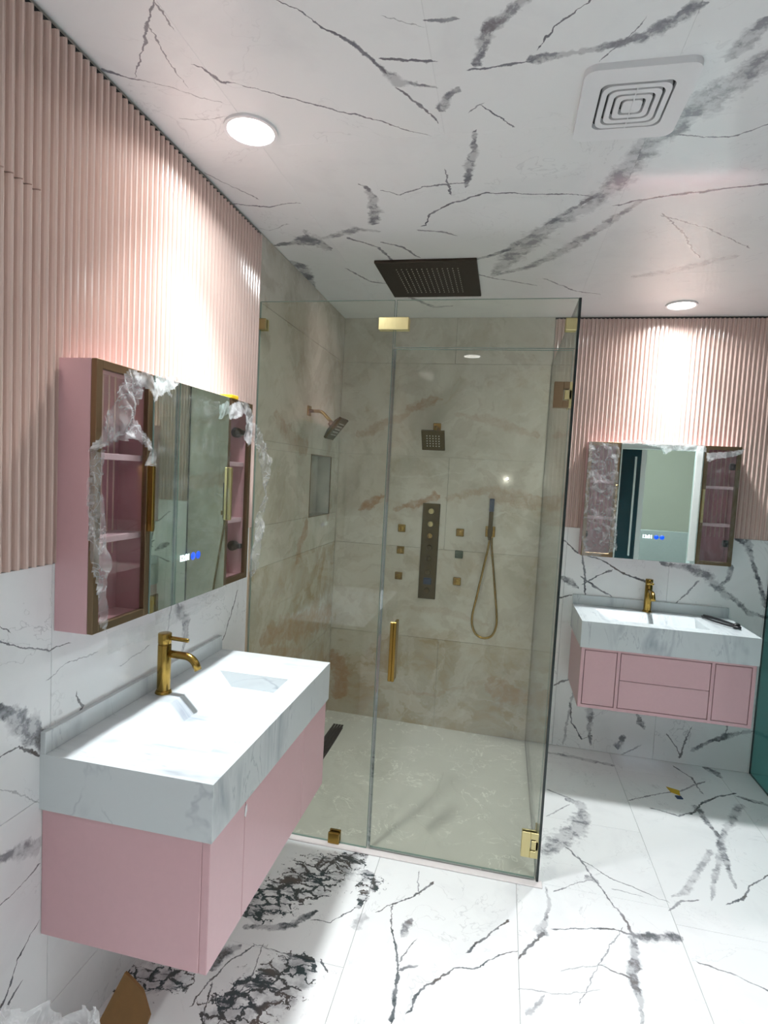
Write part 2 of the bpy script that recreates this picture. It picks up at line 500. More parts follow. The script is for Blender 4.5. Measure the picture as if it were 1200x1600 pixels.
M = {
    'pink': plain('pink_lacquer', (0.65, 0.405, 0.435), 0.32, var=0.03, scale=60),
    'shelf': plain('pale_pink_shelf', (0.74, 0.58, 0.62), 0.35),
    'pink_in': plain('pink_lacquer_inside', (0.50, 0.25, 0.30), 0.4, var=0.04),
    'flute': plain('pink_fluted_panel', (0.66, 0.505, 0.45), 0.15, spec=1.0, var=0.03, scale=8),
    'grout': plain('grey_grout', (0.60, 0.60, 0.59), 0.8),
    'tile_bed': plain('beige_tile_bed', (0.52, 0.49, 0.44), 0.9),
    'dark': plain('dark_backing', (0.05, 0.05, 0.05), 0.8),
    'brass': brass_mat('brushed_brass', (0.37, 0.24, 0.06), 0.22),
    'brass_light': brass_mat('pale_brass', (0.60, 0.52, 0.27), 0.3),
    'bronze': brass_mat('dark_bronze', (0.09, 0.068, 0.026), 0.38),
    'frame': brass_mat('bronze_frame', (0.235, 0.165, 0.10), 0.38),
    'rain': brass_mat('black_bronze', (0.075, 0.062, 0.05), 0.42),
    'white': plain('white_plastic', (0.78, 0.79, 0.81), 0.4, var=0.02),
    'rubber': plain('nozzle_rubber', (0.6, 0.58, 0.54), 0.6),
    'black': plain('black_plastic', (0.012, 0.012, 0.014), 0.35),
    'blue_film': plain('navy_protective_film', (0.012, 0.03, 0.075), 0.3),
    'green_film': plain('dark_green_protective_film', (0.05, 0.085, 0.05), 0.4),
    'glass': glass_mat('shower_glass', (0.975, 0.985, 0.95)),
    'edge': plain('glass_edge_green_black', (0.006, 0.014, 0.014), 0.15),
    'edge_pale': plain('glass_edge_pale_green', (0.22, 0.31, 0.28), 0.15),
    'teal': glass_mat('teal_tinted_glass', (0.25, 0.51, 0.49)),
    'smoke': glass_mat('door_pane_glass', (0.94, 0.92, 0.92)),
    'seal': glass_mat('clear_seal', (0.80, 0.83, 0.83), 0.12),
    'film': film_mat('clear_film', 0.20, 0.75),
    'film_milky': film_mat('milky_film', 0.42, 0.85),
    'film_thin': film_mat('thin_clear_film', 0.01, 0.16),
    'light': emit_mat('lamp_diffuser', (1.0, 0.97, 0.93), 7.0),
    'digit': emit_mat('clock_digits', (0.75, 0.95, 1.0), 2.4),
    'icon': emit_mat('blue_touch_icon', (0.0, 0.10, 1.0), 0.9, (0.0, 0.01, 0.06)),
    'basin': plain('white_basin', (0.7, 0.72, 0.73), 0.12, var=0.01),
    'sill': plain('stone_sill_pink_reflection', (0.76, 0.71, 0.70), 0.2),  # pinkish reflection on the stone put into its base colour
    'plaster': plain('white_plaster', (0.74, 0.75, 0.73), 0.7, var=0.02, scale=5),
    'hall': plain('beige_hall_paint', (0.74, 0.71, 0.60), 0.8, var=0.03, scale=4),
    'casing': plain('white_door_casing', (0.80, 0.82, 0.81), 0.35, var=0.02),
    'darkglass': plain('dark_teal_glass', (0.012, 0.05, 0.065), 0.06, spec=0.7),
    'card': plain('brown_cardboard', (0.17, 0.085, 0.025), 0.8, var=0.18, scale=40, bump=0.2),
    'yellow': plain('yellow_tape', (0.62, 0.40, 0.01), 0.5),
    'navy': plain('blue_scrap', (0.02, 0.05, 0.12), 0.5),
    'foam': plain('white_foam', (0.80, 0.83, 0.81), 0.6, var=0.03),
    'tan': plain('tan_edge_trim', (0.55, 0.42, 0.30), 0.45),
}
M['counter_a'] = slab_marble('basin_stone', 0.0)
M['counter_b'] = slab_marble('basin_stone_far', 3.3)
def mirror_mat():
    t = NT('mirror_silver')
    f = t.noise(t.obj(), 2.0, 2)
    return t.P(color=t.mix(f, (0.66, 0.76, 0.72), (0.70, 0.80, 0.76)), metal=1.0, rough=0.012)
M['mirror'] = mirror_mat()

# veins and film outlines measured on the surfaces themselves, metres: (u, v, half width)
V_CEIL = [
 (0.85, [(0.53,-2.376,0.0037), (0.569,-2.337,0.006), (0.604,-2.288,0.0067), (0.615,-2.278,0.0054), (0.663,-2.233,0.0139), (0.69,-2.189,0.0156), (0.711,-2.139,0.0104)]),
 (0.8, [(0.72,-2.185,0.009), (0.765,-2.175,0.0099), (0.817,-2.161,0.013), (0.831,-2.157,0.0052)]),
 (0.8, [(0.706,-2.149,0.014), (0.742,-2.094,0.022), (0.782,-2.089,0.0136), (0.829,-2.073,0.0061)]),
 (0.75, [(0.738,-2.071,0.008), (0.758,-2.044,0.0112), (0.785,-1.994,0.0097), (0.815,-1.93,0.0062)]),
 (0.7, [(0.261,-2.219,0.0052), (0.276,-2.184,0.0148), (0.288,-2.154,0.0113), (0.324,-2.147,0.0042), (0.393,-2.103,0.0043), (0.482,-2.054,0.0062), (0.541,-2.014,0.0058), (0.605,-1.984,0.0056), (0.67,-1.948,0.0054), (0.734,-1.896,0.0044), (0.772,-1.879,0.0038)]),
 (0.6, [(0.266,-2.414,0.0045), (0.211,-2.353,0.0113), (0.161,-2.302,0.0053), (0.077,-2.21,0.004)]),
 (0.5, [(0.211,-2.344,0.0056), (0.196,-2.287,0.0043), (0.187,-2.214,0.0039), (0.183,-2.155,0.003)]),
 (0.5, [(0.263,-2.415,0.005), (0.266,-2.372,0.0067), (0.262,-2.342,0.003)]),
 (0.8, [(0.001,-2.239,0.016), (0.03,-2.216,0.0113), (0.066,-2.197,0.007)]),
 (0.4, [(0.064,-2.2,0.004), (0.119,-2.171,0.0026), (0.182,-2.123,0.0045), (0.245,-2.084,0.0036)]),
 (0.3, [(0.096,-2.03,0.0045), (0.159,-2.016,0.0056), (0.222,-2.023,0.0034)]),
 (0.7, [(-0.004,-1.536,0.0159), (0.048,-1.521,0.0092), (0.128,-1.498,0.0088), (0.25,-1.516,0.005)]),
 (0.4, [(0.008,-1.751,0.0042), (0.055,-1.662,0.007), (0.112,-1.564,0.007)]),
 (0.75, [(0.007,-1.152,0.0132), (0.088,-1.166,0.0265), (0.178,-1.212,0.0721), (0.226,-1.142,0.0662), (0.245,-1.099,0.0275)]),
 (0.75, [(-0.006,-0.967,0.0343), (0.036,-0.907,0.0441), (0.012,-0.732,0.0296), (-0.004,-0.605,0.0118)]),
 (0.5, [(0.248,-1.207,0.0167), (0.36,-1.254,0.03), (0.421,-1.279,0.0238), (0.499,-1.248,0.0097)]),
 (0.7, [(0.509,-1.614,0.0071), (0.534,-1.607,0.0113), (0.534,-1.512,0.0235), (0.521,-1.414,0.0318), (0.489,-1.319,0.026)]),
 (0.65, [(0.589,-1.571,0.0084), (0.639,-1.535,0.0085), (0.726,-1.583,0.0071), (0.803,-1.592,0.0111), (0.862,-1.598,0.0071)]),
 (0.8, [(0.918,-1.873,0.0064), (0.909,-1.779,0.0135), (0.89,-1.675,0.0201), (0.871,-1.577,0.0106)]),
 (0.75, [(0.816,-1.679,0.0071), (0.815,-1.53,0.0105)]),
 (0.8, [(0.699,-1.29,0.0137), (0.725,-1.375,0.0131), (0.774,-1.426,0.0159), (0.825,-1.47,0.0125), (0.939,-1.518,0.009), (1.09,-1.494,0.0075), (1.217,-1.485,0.0075), (1.321,-1.453,0.0044)]),
 (0.75, [(1.388,-1.391,0.0134), (1.455,-1.421,0.0135), (1.549,-1.447,0.0105), (1.645,-1.455,0.0172), (1.733,-1.475,0.0101), (1.821,-1.486,0.0127)]),
 (0.5, [(0.961,-0.766,0.0353), (1.033,-0.941,0.0627), (1.13,-1.159,0.062), (1.194,-1.274,0.0478), (1.292,-1.391,0.046), (1.355,-1.518,0.054), (1.383,-1.667,0.0504), (1.414,-1.762,0.053), (1.458,-1.845,0.0615), (1.505,-1.943,0.0617), (1.55,-2.016,0.0424), (1.587,-2.057,0.0433)]),
 (0.8, [(0.879,-0.93,0.0131), (1.005,-1.014,0.0188), (1.105,-1.161,0.0194), (1.211,-1.335,0.0165), (1.311,-1.48,0.012)]),
 (0.55, [(0.96,-0.723,0.0126), (1.12,-0.829,0.0294), (1.244,-0.996,0.0363), (1.326,-1.149,0.031), (1.397,-1.282,0.0255), (1.458,-1.408,0.0108)]),
 (0.55, [(1.5,-2.079,0.0206), (1.52,-2.129,0.0346), (1.536,-2.183,0.0238)]),
 (0.8, [(0.937,-2.135,0.0156), (0.948,-2.193,0.018), (0.972,-2.242,0.0225), (1.009,-2.271,0.0195), (1.043,-2.31,0.017)]),
 (0.75, [(0.92,-2.12,0.0061), (0.973,-2.119,0.0087), (1.017,-2.124,0.0078), (1.058,-2.129,0.0058)]),
 (0.75, [(1.071,-2.169,0.0043), (1.104,-2.218,0.0075), (1.134,-2.248,0.0045), (1.174,-2.283,0.0042)]),
 (0.7, [(1.058,-2.135,0.0225), (1.118,-2.141,0.0139), (1.187,-2.147,0.0104), (1.24,-2.153,0.0104), (1.291,-2.165,0.0216), (1.347,-2.201,0.024), (1.387,-2.239,0.022)]),
 (0.6, [(1.219,-2.117,0.0052), (1.254,-2.151,0.0052), (1.284,-2.213,0.003)]),
 (0.7, [(0.838,-2.285,0.0086), (0.868,-2.281,0.0122), (0.9,-2.276,0.009)]),
 (0.7, [(0.831,-1.978,0.0196), (0.853,-2.027,0.0136), (0.882,-2.052,0.0136)]),
 (0.8, [(0.94,-1.98,0.0048), (0.978,-1.938,0.0074), (1.024,-1.887,0.0053)]),
 (0.5, [(0.907,-1.965,0.0056), (0.937,-1.988,0.0058)]),
 (0.6, [(1.474,-1.789,0.005), (1.611,-1.766,0.0074), (1.689,-1.809,0.007)]),
 (0.5, [(1.561,-1.302,0.0079), (1.663,-1.15,0.0094), (1.805,-0.887,0.0063)]),
 (0.5, [(1.565,-1.287,0.0063), (1.731,-1.183,0.0071), (1.954,-0.983,0.006)]),
 (0.5, [(0.855,-0.747,0.0104), (0.975,-0.669,0.013), (1.151,-0.568,0.008)]),
 (0.5, [(1.188,-0.667,0.0103), (1.359,-0.47,0.011), (1.476,-0.415,0.0083)]),
 (0.35, [(1.592,-0.67,0.0204), (1.718,-0.72,0.0441), (1.946,-0.891,0.0209)]),
 (0.6, [(0.493,-1.148,0.009), (0.57,-1.081,0.0141), (0.623,-0.97,0.0119)]),
 (0.6, [(0.358,-1.198,0.0125), (0.459,-1.097,0.0163), (0.495,-0.933,0.0166)]),
 (0.55, [(0.245,-0.852,0.0101), (0.329,-0.667,0.016), (0.467,-0.602,0.0148)]),
 (0.5, [(0.485,-0.401,0.0155), (0.606,-0.22,0.0259), (0.701,-0.242,0.013)]),
 (0.45, [(0.745,-2.302,0.003), (0.798,-2.279,0.003), (0.82,-2.27,0.0023)]),
 (0.3, [(-0.041,-1.366,0.0061), (0.041,-1.299,0.0064), (0.146,-1.35,0.0065)]),
 (0.5, [(0.665,-1.246,0.0097), (0.753,-1.227,0.0177), (0.806,-1.186,0.0077)]),
]
V_FLOOR = [
 (0.8, [(0.256,-1.725,0.051), (0.302,-1.647,0.0661), (0.353,-1.582,0.0609), (0.427,-1.496,0.0791), (0.483,-1.419,0.07), (0.585,-1.309,0.0232)]),
 (0.85, [(0.277,-1.788,0.0164), (0.378,-1.766,0.0184), (0.444,-1.718,0.0196), (0.487,-1.656,0.0099)]),
 (0.7, [(0.491,-1.695,0.0057), (0.554,-1.687,0.0049), (0.628,-1.597,0.005)]),
 (0.85, [(0.619,-1.403,0.025), (0.645,-1.455,0.0426), (0.645,-1.516,0.0178), (0.635,-1.586,0.0064)]),
 (0.35, [(0.66,-1.626,0.025), (0.652,-1.689,0.0312)]),
 (0.8, [(-0.033,-2.082,0.0281), (0.073,-2.057,0.0436), (0.209,-2.025,0.0276)]),
 (0.8, [(0.328,-2.138,0.0524), (0.396,-2.073,0.0594), (0.461,-1.986,0.0658), (0.503,-1.904,0.0539), (0.547,-1.855,0.0276)]),
 (0.85, [(0.243,-1.968,0.0153), (0.253,-1.902,0.0264), (0.292,-1.868,0.0148)]),
 (0.8, [(0.252,-2.097,0.0064), (0.26,-2.018,0.0064), (0.289,-1.926,0.0064), (0.343,-1.848,0.006), (0.379,-1.844,0.0042)]),
 (0.8, [(0.319,-2.141,0.0047), (0.289,-2.077,0.0064), (0.273,-2.021,0.0053)]),
 (0.7, [(0.368,-2.055,0.0064), (0.382,-1.954,0.0052), (0.366,-1.847,0.0047)]),
 (0.8, [(0.354,-2.131,0.0064), (0.362,-2.046,0.0065), (0.409,-1.989,0.0064)]),
 (0.7, [(0.342,-1.846,0.0053), (0.44,-1.858,0.0047), (0.528,-1.852,0.0059)]),
 (0.8, [(0.579,-1.851,0.007), (0.6,-1.88,0.008)]),
 (0.8, [(0.71,-1.593,0.0057), (0.771,-1.531,0.0071), (0.825,-1.482,0.0089), (0.893,-1.391,0.0105)]),
 (0.5, [(0.826,-1.343,0.0046), (0.843,-1.47,0.0057)]),
 (0.75, [(0.76,-1.56,0.005), (0.774,-1.655,0.0069), (0.809,-1.73,0.0103), (0.83,-1.807,0.0103), (0.835,-1.889,0.0137), (0.842,-1.985,0.0144)]),
 (0.7, [(0.837,-1.601,0.01), (0.824,-1.635,0.02), (0.822,-1.676,0.0125)]),
 (0.6, [(0.865,-1.687,0.0067), (0.852,-1.718,0.0056), (0.835,-1.776,0.0074)]),
 (0.55, [(0.842,-1.814,0.0183), (0.88,-1.789,0.0117)]),
 (0.75, [(1.21,-1.643,0.0049), (1.154,-1.672,0.0056), (1.071,-1.746,0.0069), (1.009,-1.763,0.0057), (0.971,-1.801,0.009), (0.925,-1.849,0.0103), (0.898,-1.901,0.016), (0.89,-1.951,0.0124)]),
 (0.75, [(1.05,-1.679,0.0084), (1.07,-1.641,0.0082), (1.13,-1.57,0.0084), (1.187,-1.506,0.0082)]),
 (0.6, [(1.342,-1.07,0.0339), (1.434,-0.952,0.0647), (1.514,-0.821,0.0571), (1.557,-0.691,0.0362)]),
 (0.6, [(1.556,-0.703,0.0276), (1.545,-0.621,0.0371), (1.487,-0.604,0.0158)]),
 (0.5, [(1.376,-0.784,0.0081), (1.489,-0.65,0.0082)]),
 (0.5, [(1.4,-0.539,0.0094), (1.501,-0.594,0.0146)]),
 (0.6, [(1.445,-1.008,0.0127), (1.489,-1.069,0.0073), (1.616,-1.165,0.006), (1.799,-1.232,0.0043)]),
 (0.65, [(1.49,-1.06,0.0073), (1.537,-1.187,0.0086), (1.58,-1.301,0.0086), (1.612,-1.374,0.0117), (1.625,-1.453,0.0159)]),
 (0.75, [(1.626,-1.446,0.0175), (1.617,-1.534,0.0152), (1.592,-1.631,0.0264), (1.59,-1.715,0.0109), (1.58,-1.808,0.0058)]),
 (0.7, [(1.635,-1.447,0.0148), (1.566,-1.442,0.0078), (1.428,-1.475,0.0072), (1.349,-1.5,0.0096)]),
 (0.75, [(1.618,-1.458,0.0134), (1.698,-1.435,0.0229), (1.795,-1.411,0.023)]),
 (0.65, [(1.337,-1.293,0.0073), (1.341,-1.369,0.0086), (1.317,-1.472,0.0118), (1.302,-1.531,0.0356)]),
 (0.7, [(1.307,-1.53,0.0188), (1.268,-1.58,0.0164), (1.222,-1.659,0.0075)]),
 (0.5, [(1.509,-1.176,0.025), (1.541,-1.198,0.0144)]),
 (0.5, [(1.526,-1.194,0.0086), (1.457,-1.229,0.0062), (1.371,-1.301,0.0062)]),
 (0.5, [(1.594,-1.431,0.0058), (1.513,-1.563,0.0053), (1.455,-1.669,0.0053), (1.405,-1.78,0.0044)]),
 (0.65, [(1.49,-1.616,0.006), (1.532,-1.63,0.006), (1.585,-1.645,0.0084)]),
 (0.35, [(1.221,-1.78,0.0045), (1.334,-1.772,0.0045), (1.462,-1.715,0.0045)]),
 (0.4, [(1.244,-1.862,0.0179), (1.269,-1.819,0.0153), (1.29,-1.791,0.0065)]),
 (0.7, [(1.904,-0.552,0.011), (2.02,-0.589,0.0124), (2.087,-0.542,0.01)]),
 (0.8, [(2.089,-0.552,0.0132), (2.182,-0.426,0.0159), (2.279,-0.336,0.0135), (2.389,-0.27,0.0122)]),
 (0.8, [(2.138,-0.469,0.0273), (2.149,-0.62,0.0147), (2.161,-0.727,0.0165), (2.141,-0.826,0.0292)]),
 (0.75, [(2.149,-0.801,0.0294), (2.114,-0.962,0.0106), (2.104,-1.07,0.0113)]),
 (0.5, [(2.158,-0.737,0.0118), (2.257,-0.572,0.0228), (2.378,-0.384,0.027)]),
 (0.45, [(2.118,-0.855,0.0227), (2.048,-1.001,0.0139), (1.98,-1.17,0.0077)]),
 (0.6, [(2.142,-0.05,0.0108), (2.206,-0.161,0.0119), (2.214,-0.324,0.0119)]),
 (0.75, [(2.394,-0.3,0.0116), (2.462,-0.322,0.0211), (2.521,-0.34,0.0188)]),
 (0.7, [(2.032,-1.179,0.0077), (2.102,-1.139,0.0146), (2.166,-1.044,0.0089), (2.272,-0.948,0.008)]),
 (0.5, [(1.8,-1.279,0.0111), (1.857,-1.215,0.0108), (1.923,-1.19,0.0081)]),
 (0.6, [(1.829,-1.513,0.0054), (1.917,-1.53,0.0066), (2.02,-1.573,0.0072)]),
 (0.6, [(1.406,-0.106,0.014), (1.588,-0.127,0.0251), (1.787,-0.156,0.0184)]),
 (0.7, [(2.323,0,0.0213), (2.365,-0.061,0.0339), (2.383,-0.105,0.0151)]),
 (0.5, [(1.812,-0.51,0.0093), (1.979,-0.397,0.0096), (2.109,-0.325,0.0119), (2.255,-0.194,0.0142)]),
 (0.4, [(1.827,-1.196,0.006), (1.884,-1.162,0.021), (2.082,-0.843,0.0147)]),
 (0.4, [(1.605,-1.223,0.0062), (1.7,-1.232,0.0046), (1.705,-1.231,0.0042)]),
 (0.35, [(1.363,-1.676,0.0037), (1.472,-1.621,0.0055), (1.505,-1.612,0.0036)]),
]
V_LEFT = [
 (0.85, [(-2.531,1.054,0.012), (-2.489,1.016,0.03), (-2.444,0.972,0.04), (-2.412,0.938,0.0312), (-2.375,0.905,0.03)]),
 (0.8, [(-2.53,0.936,0.0037), (-2.474,0.936,0.0053), (-2.411,0.892,0.0078)]),
 (0.6, [(-2.532,1.21,0.0045), (-2.473,1.176,0.0045), (-2.379,1.141,0.0052), (-2.321,1.144,0.0045)]),
 (0.6, [(-2.532,1.243,0.003), (-2.5,1.222,0.0035)]),
 (0.55, [(-2.529,0.7,0.0126), (-2.468,0.682,0.0208), (-2.408,0.655,0.028)]),
 (0.6, [(-2.528,0.585,0.0061), (-2.471,0.589,0.004), (-2.411,0.606,0.006)]),
 (0.85, [(-2.526,0.315,0.0087), (-2.497,0.351,0.0078), (-2.469,0.414,0.0052), (-2.415,0.449,0.003)]),
 (0.8, [(-2.493,0.315,0.0078), (-2.475,0.331,0.0095), (-2.461,0.337,0.006)]),
 (0.35, [(-2.53,0.868,0.0035), (-2.47,0.825,0.0043), (-2.413,0.773,0.0043)]),
 (0.6, [(-1.827,1.134,0.0316), (-1.775,1.054,0.0285), (-1.768,0.994,0.0204), (-1.794,0.956,0.0095)]),
 (0.4, [(-1.866,1.153,0.0084), (-1.883,1.06,0.0059)]),
 (0.6, [(-1.389,1.092,0.0076), (-1.478,0.939,0.0099), (-1.538,0.898,0.009)]),
 (0.7, [(-2.289,0.99,0.0064), (-2.267,0.951,0.0155), (-2.28,0.934,0.0104)]),
 (0.4, [(-2.193,0.94,0.0059), (-2.222,0.897,0.0045)]),
 (0.45, [(-2.388,1.073,0.0035), (-2.348,1.092,0.0039), (-2.222,1.087,0.0045)]),
 (0.4, [(-2.114,1.015,0.0047), (-1.993,1.037,0.0053)]),
]
V_BACK = [
 (0.8, [(1.448,1.269,0.01), (1.515,1.212,0.01), (1.664,1.177,0.0094), (1.796,1.1,0.0113), (1.923,1.065,0.0159)]),
 (0.8, [(1.552,1.207,0.012), (1.572,1.088,0.0168), (1.589,0.96,0.0112)]),
 (0.8, [(1.445,1.045,0.0141), (1.499,1.026,0.0245), (1.538,0.995,0.01)]),
 (0.75, [(1.556,1.059,0.0112), (1.659,0.998,0.0141), (1.731,0.966,0.0112)]),
 (0.7, [(1.723,1.113,0.0112), (1.654,1.075,0.0088), (1.573,1.021,0.0094)]),
 (0.7, [(1.435,0.926,0.01), (1.505,0.944,0.0075)]),
 (0.65, [(2.001,1.183,0.015), (2.175,1.16,0.0318), (2.264,1.112,0.0374), (2.337,1.044,0.0262), (2.408,0.995,0.0208), (2.479,0.935,0.0159), (2.573,0.915,0.0115)]),
 (0.6, [(2.364,1.195,0.0212), (2.354,1.12,0.0159), (2.308,1.067,0.0106)]),
 (0.8, [(2.376,1.369,0.0162), (2.421,1.336,0.0212), (2.448,1.294,0.0247)]),
 (0.8, [(2.424,1.421,0.0139), (2.443,1.312,0.0247), (2.473,1.23,0.0141), (2.517,1.109,0.0146), (2.556,0.991,0.0177)]),
 (0.55, [(2.198,1.094,0.0088), (2.143,1.014,0.0112), (2.083,0.943,0.0088)]),
 (0.7, [(1.455,0.38,0.0121), (1.527,0.426,0.0121)]),
 (0.75, [(1.55,0.272,0.0112), (1.565,0.161,0.0101), (1.632,0.062,0.0121), (1.686,0.09,0.0121)]),
 (0.75, [(1.667,0.256,0.0262), (1.669,0.128,0.0168), (1.686,0.041,0.0114)]),
 (0.8, [(1.936,0.266,0.0123), (1.957,0.218,0.0282), (1.978,0.186,0.0151)]),
 (0.7, [(1.871,0.118,0.0161), (1.841,0.041,0.0245)]),
 (0.75, [(2.253,0.09,0.0159), (2.338,0.15,0.0124), (2.416,0.201,0.0242), (2.546,0.251,0.0121)]),
 (0.6, [(2.236,0.22,0.0094), (2.208,0.138,0.0112), (2.184,0.04,0.0141)]),
 (0.6, [(2.108,0.162,0.0112), (2.158,0.103,0.0075), (2.187,0.049,0.0094)]),
 (0.6, [(2.434,0.299,0.0177), (2.416,0.201,0.0104)]),
 (0.35, [(1.572,0.435,0.0187), (1.526,0.025,0.0187)]),
 (0.45, [(1.965,0.073,0.0094), (1.828,-0.029,0.0113)]),
]
V_RUST = [
 (1, [(0.149,1.383,0.0255), (0.232,1.43,0.0424), (0.305,1.488,0.0214)]),
 (1, [(0.394,1.399,0.018), (0.525,1.436,0.032), (0.665,1.497,0.032)]),
 (0.8, [(0.43,2.031,0.02), (0.53,2.066,0.044), (0.648,2.109,0.028)]),
 (0.55, [(0.124,1.859,0.027), (0.289,1.946,0.04), (0.451,2.012,0.024)]),
 (0.6, [(1.001,1.517,0.0403), (1.234,1.492,0.0486), (1.46,1.468,0.0374)]),
 (0.55, [(0.726,1.481,0.028), (0.96,1.555,0.036), (1.231,1.531,0.0262)]),
 (0.9, [(-0,0.407,0.0636), (0.095,0.288,0.0933), (0.081,0.111,0.0453)]),
 (0.6, [(1.037,0.346,0.0854), (1.161,0.279,0.0935), (1.316,0.28,0.0403)]),
 (0.35, [(0.382,0.217,0.0181), (0.72,0.22,0.0171), (1.076,0.371,0.0112)]),
 (0.35, [(0.522,0.765,0.017), (0.769,0.769,0.0282), (1.014,0.713,0.016)]),
 (0.4, [(0.755,2.001,0.0187), (0.932,1.987,0.04), (1.243,1.9,0.0189)]),
]
V_RUSTL = [
 (0.7, [(-0.554,1.311,0.0396), (-0.644,1.212,0.0542), (-0.71,1.115,0.0294)]),
 (0.8, [(-1.107,0.808,0.0512), (-0.871,0.791,0.0908), (-0.479,0.725,0.1001), (-0.042,0.678,0.0797)]),
 (0.5, [(-1.061,1.861,0.0334), (-0.803,1.759,0.0676), (-0.608,1.737,0.0594)]),
 (0.5, [(-1.171,0.735,0.0447), (-0.944,0.696,0.0635), (-0.562,0.542,0.0952)]),
 (0.45, [(-0.359,1.524,0.0648), (-0.146,1.36,0.088)]),
]
V_WHITE = [
 (0.7, [(0.306,1.62,0.0064), (0.556,1.613,0.0085), (0.796,1.645,0.006), (0.948,1.732,0.006)]),
 (0.8, [(0.576,1.267,0.0081), (0.816,1.325,0.0081), (1.085,1.424,0.008), (1.32,1.341,0.0056)]),
 (0.6, [(0.657,1.958,0.006), (0.848,2.082,0.006), (1.084,2.011,0.008), (1.341,2.095,0.006)]),
 (0.5, [(0.534,0.556,0.0064), (0.777,0.646,0.008), (1.02,0.611,0.006)]),
]
FILM = {
 'flap': [(-2.293, 1.842), (-2.264, 1.847), (-2.244, 1.791), (-2.262, 1.732), (-2.248, 1.697), (-2.195, 1.629), (-2.185, 1.608), (-2.224, 1.606), (-2.247, 1.656), (-2.283, 1.672), (-2.33, 1.662), (-2.375, 1.644), (-2.421, 1.633), (-2.397, 1.673), (-2.37, 1.72), (-2.339, 1.789)],
 'tail': [(-2.421, 1.633), (-2.368, 1.64), (-2.373, 1.568), (-2.371, 1.492), (-2.357, 1.413), (-2.36, 1.367), (-2.353, 1.271), (-2.345, 1.213), (-2.344, 1.188), (-2.372, 1.215), (-2.387, 1.293), (-2.41, 1.359), (-2.424, 1.435), (-2.431, 1.554)],
 'topstrip': [(-2.269, 1.843), (-2.225, 1.847), (-2.174, 1.825), (-2.173, 1.796), (-2.198, 1.776), (-2.221, 1.803), (-2.25, 1.814)],
 'topmirror': [(-2.175, 1.844), (-2.12, 1.857), (-2.073, 1.865), (-2.059, 1.85), (-2.087, 1.831), (-2.118, 1.819), (-2.105, 1.799), (-2.13, 1.813), (-2.173, 1.793)],
 'farknot': [(-1.759, 1.822), (-1.695, 1.846), (-1.614, 1.85), (-1.567, 1.809), (-1.58, 1.772), (-1.597, 1.711), (-1.622, 1.691), (-1.641, 1.74), (-1.636, 1.796), (-1.662, 1.809), (-1.723, 1.78), (-1.756, 1.777)],
 'fartail': [(-1.619, 1.791), (-1.564, 1.766), (-1.516, 1.741), (-1.491, 1.718), (-1.44, 1.696), (-1.418, 1.659), (-1.425, 1.594), (-1.44, 1.492), (-1.471, 1.366), (-1.498, 1.267), (-1.515, 1.201), (-1.548, 1.186), (-1.567, 1.219), (-1.537, 1.322), (-1.498, 1.469), (-1.485, 1.594), (-1.522, 1.679), (-1.565, 1.713), (-1.606, 1.753)],
 'mirror': [(-2.156, 1.809), (-2.06, 1.849), (-1.744, 1.811), (-1.734, 1.201), (-1.937, 1.17), (-2.15, 1.16)],
 'under': [(-2.3, 1.168), (-2.121, 1.153), (-1.89, 1.157), (-1.665, 1.174), (-1.658, 1.142), (-1.807, 1.128), (-1.926, 1.123), (-2.095, 1.107), (-2.21, 1.112), (-2.281, 1.107)],
 'r_left': [(1.527, 1.865), (1.679, 1.86), (1.697, 1.807), (1.687, 1.763), (1.719, 1.251), (1.607, 1.205), (1.529, 1.206), (1.525, 1.459)],
 'r_top': [(1.705, 1.879), (1.796, 1.886), (1.93, 1.881), (2.137, 1.865), (2.14, 1.833), (2.049, 1.836), (1.967, 1.836), (1.936, 1.81), (1.916, 1.845), (1.798, 1.865), (1.707, 1.858)],
 'r_right': [(2.144, 1.826), (2.242, 1.838), (2.329, 1.855), (2.322, 1.834), (2.276, 1.811), (2.198, 1.797), (2.161, 1.778), (2.147, 1.784)],
 'r_foam': [(2.089, 1.845), (2.131, 1.854), (2.136, 1.204), (2.089, 1.207)],
 'r_rdoor': [(2.145, 1.812), (2.315, 1.841), (2.317, 1.228), (2.143, 1.213)],
}
BAG = [(0.191, 0.546), (0.196, 0.564), (0.215, 0.571), (0.249, 0.562), (0.287, 0.551), (0.32, 0.553), (0.357, 0.57), (0.391, 0.599), (0.407, 0.602), (0.413, 0.59), (0.423, 0.0), (0.191, 0.0)]

# ------------------------------------------------------------------ the room
YB, YF, XR = 0.0, -4.25, 3.6           # back wall, wall behind the camera, far right wall
GY, GX, GT = -1.2685, 1.3002, 2.32     # shower glass front plane, return plane, top
Z1 = 1.357                             # where the fluted panels begin

# door opening in the wall behind the camera
D0, D1 = 2.46, 3.40

def tile_piece(parent, name, plane, u0, u1, v0, v1, front, thick, mat, sign, gap=0.0006, bev=0.0007):
    """one slab; plane x/y/z, u and v along it, its face at 'front', body going to 'sign' side"""
    b = MB()
    a0, a1 = sorted((front, front + sign * thick))
    u0 += gap; u1 -= gap; v0 += gap; v1 -= gap
    if plane == 'z': b.box(u0, u1, v0, v1, a0, a1, bev)
    elif plane == 'x': b.box(a0, a1, u0, u1, v0, v1, bev)
    else: b.box(u0, u1, a0, a1, v0, v1, bev)
    return b.build(name, mat, parent)

def rects(u0, u1, v0, v1, us, vs):
    """cells of a grid with the given joint positions"""
    U = [u0] + [u for u in us if u0 + 0.01 < u < u1 - 0.01] + [u1]
    V = [v0] + [v for v in vs if v0 + 0.01 < v < v1 - 0.01] + [v1]
    return [(U[i], U[i + 1], V[j], V[j + 1]) for i in range(len(U) - 1) for j in range(len(V) - 1)]

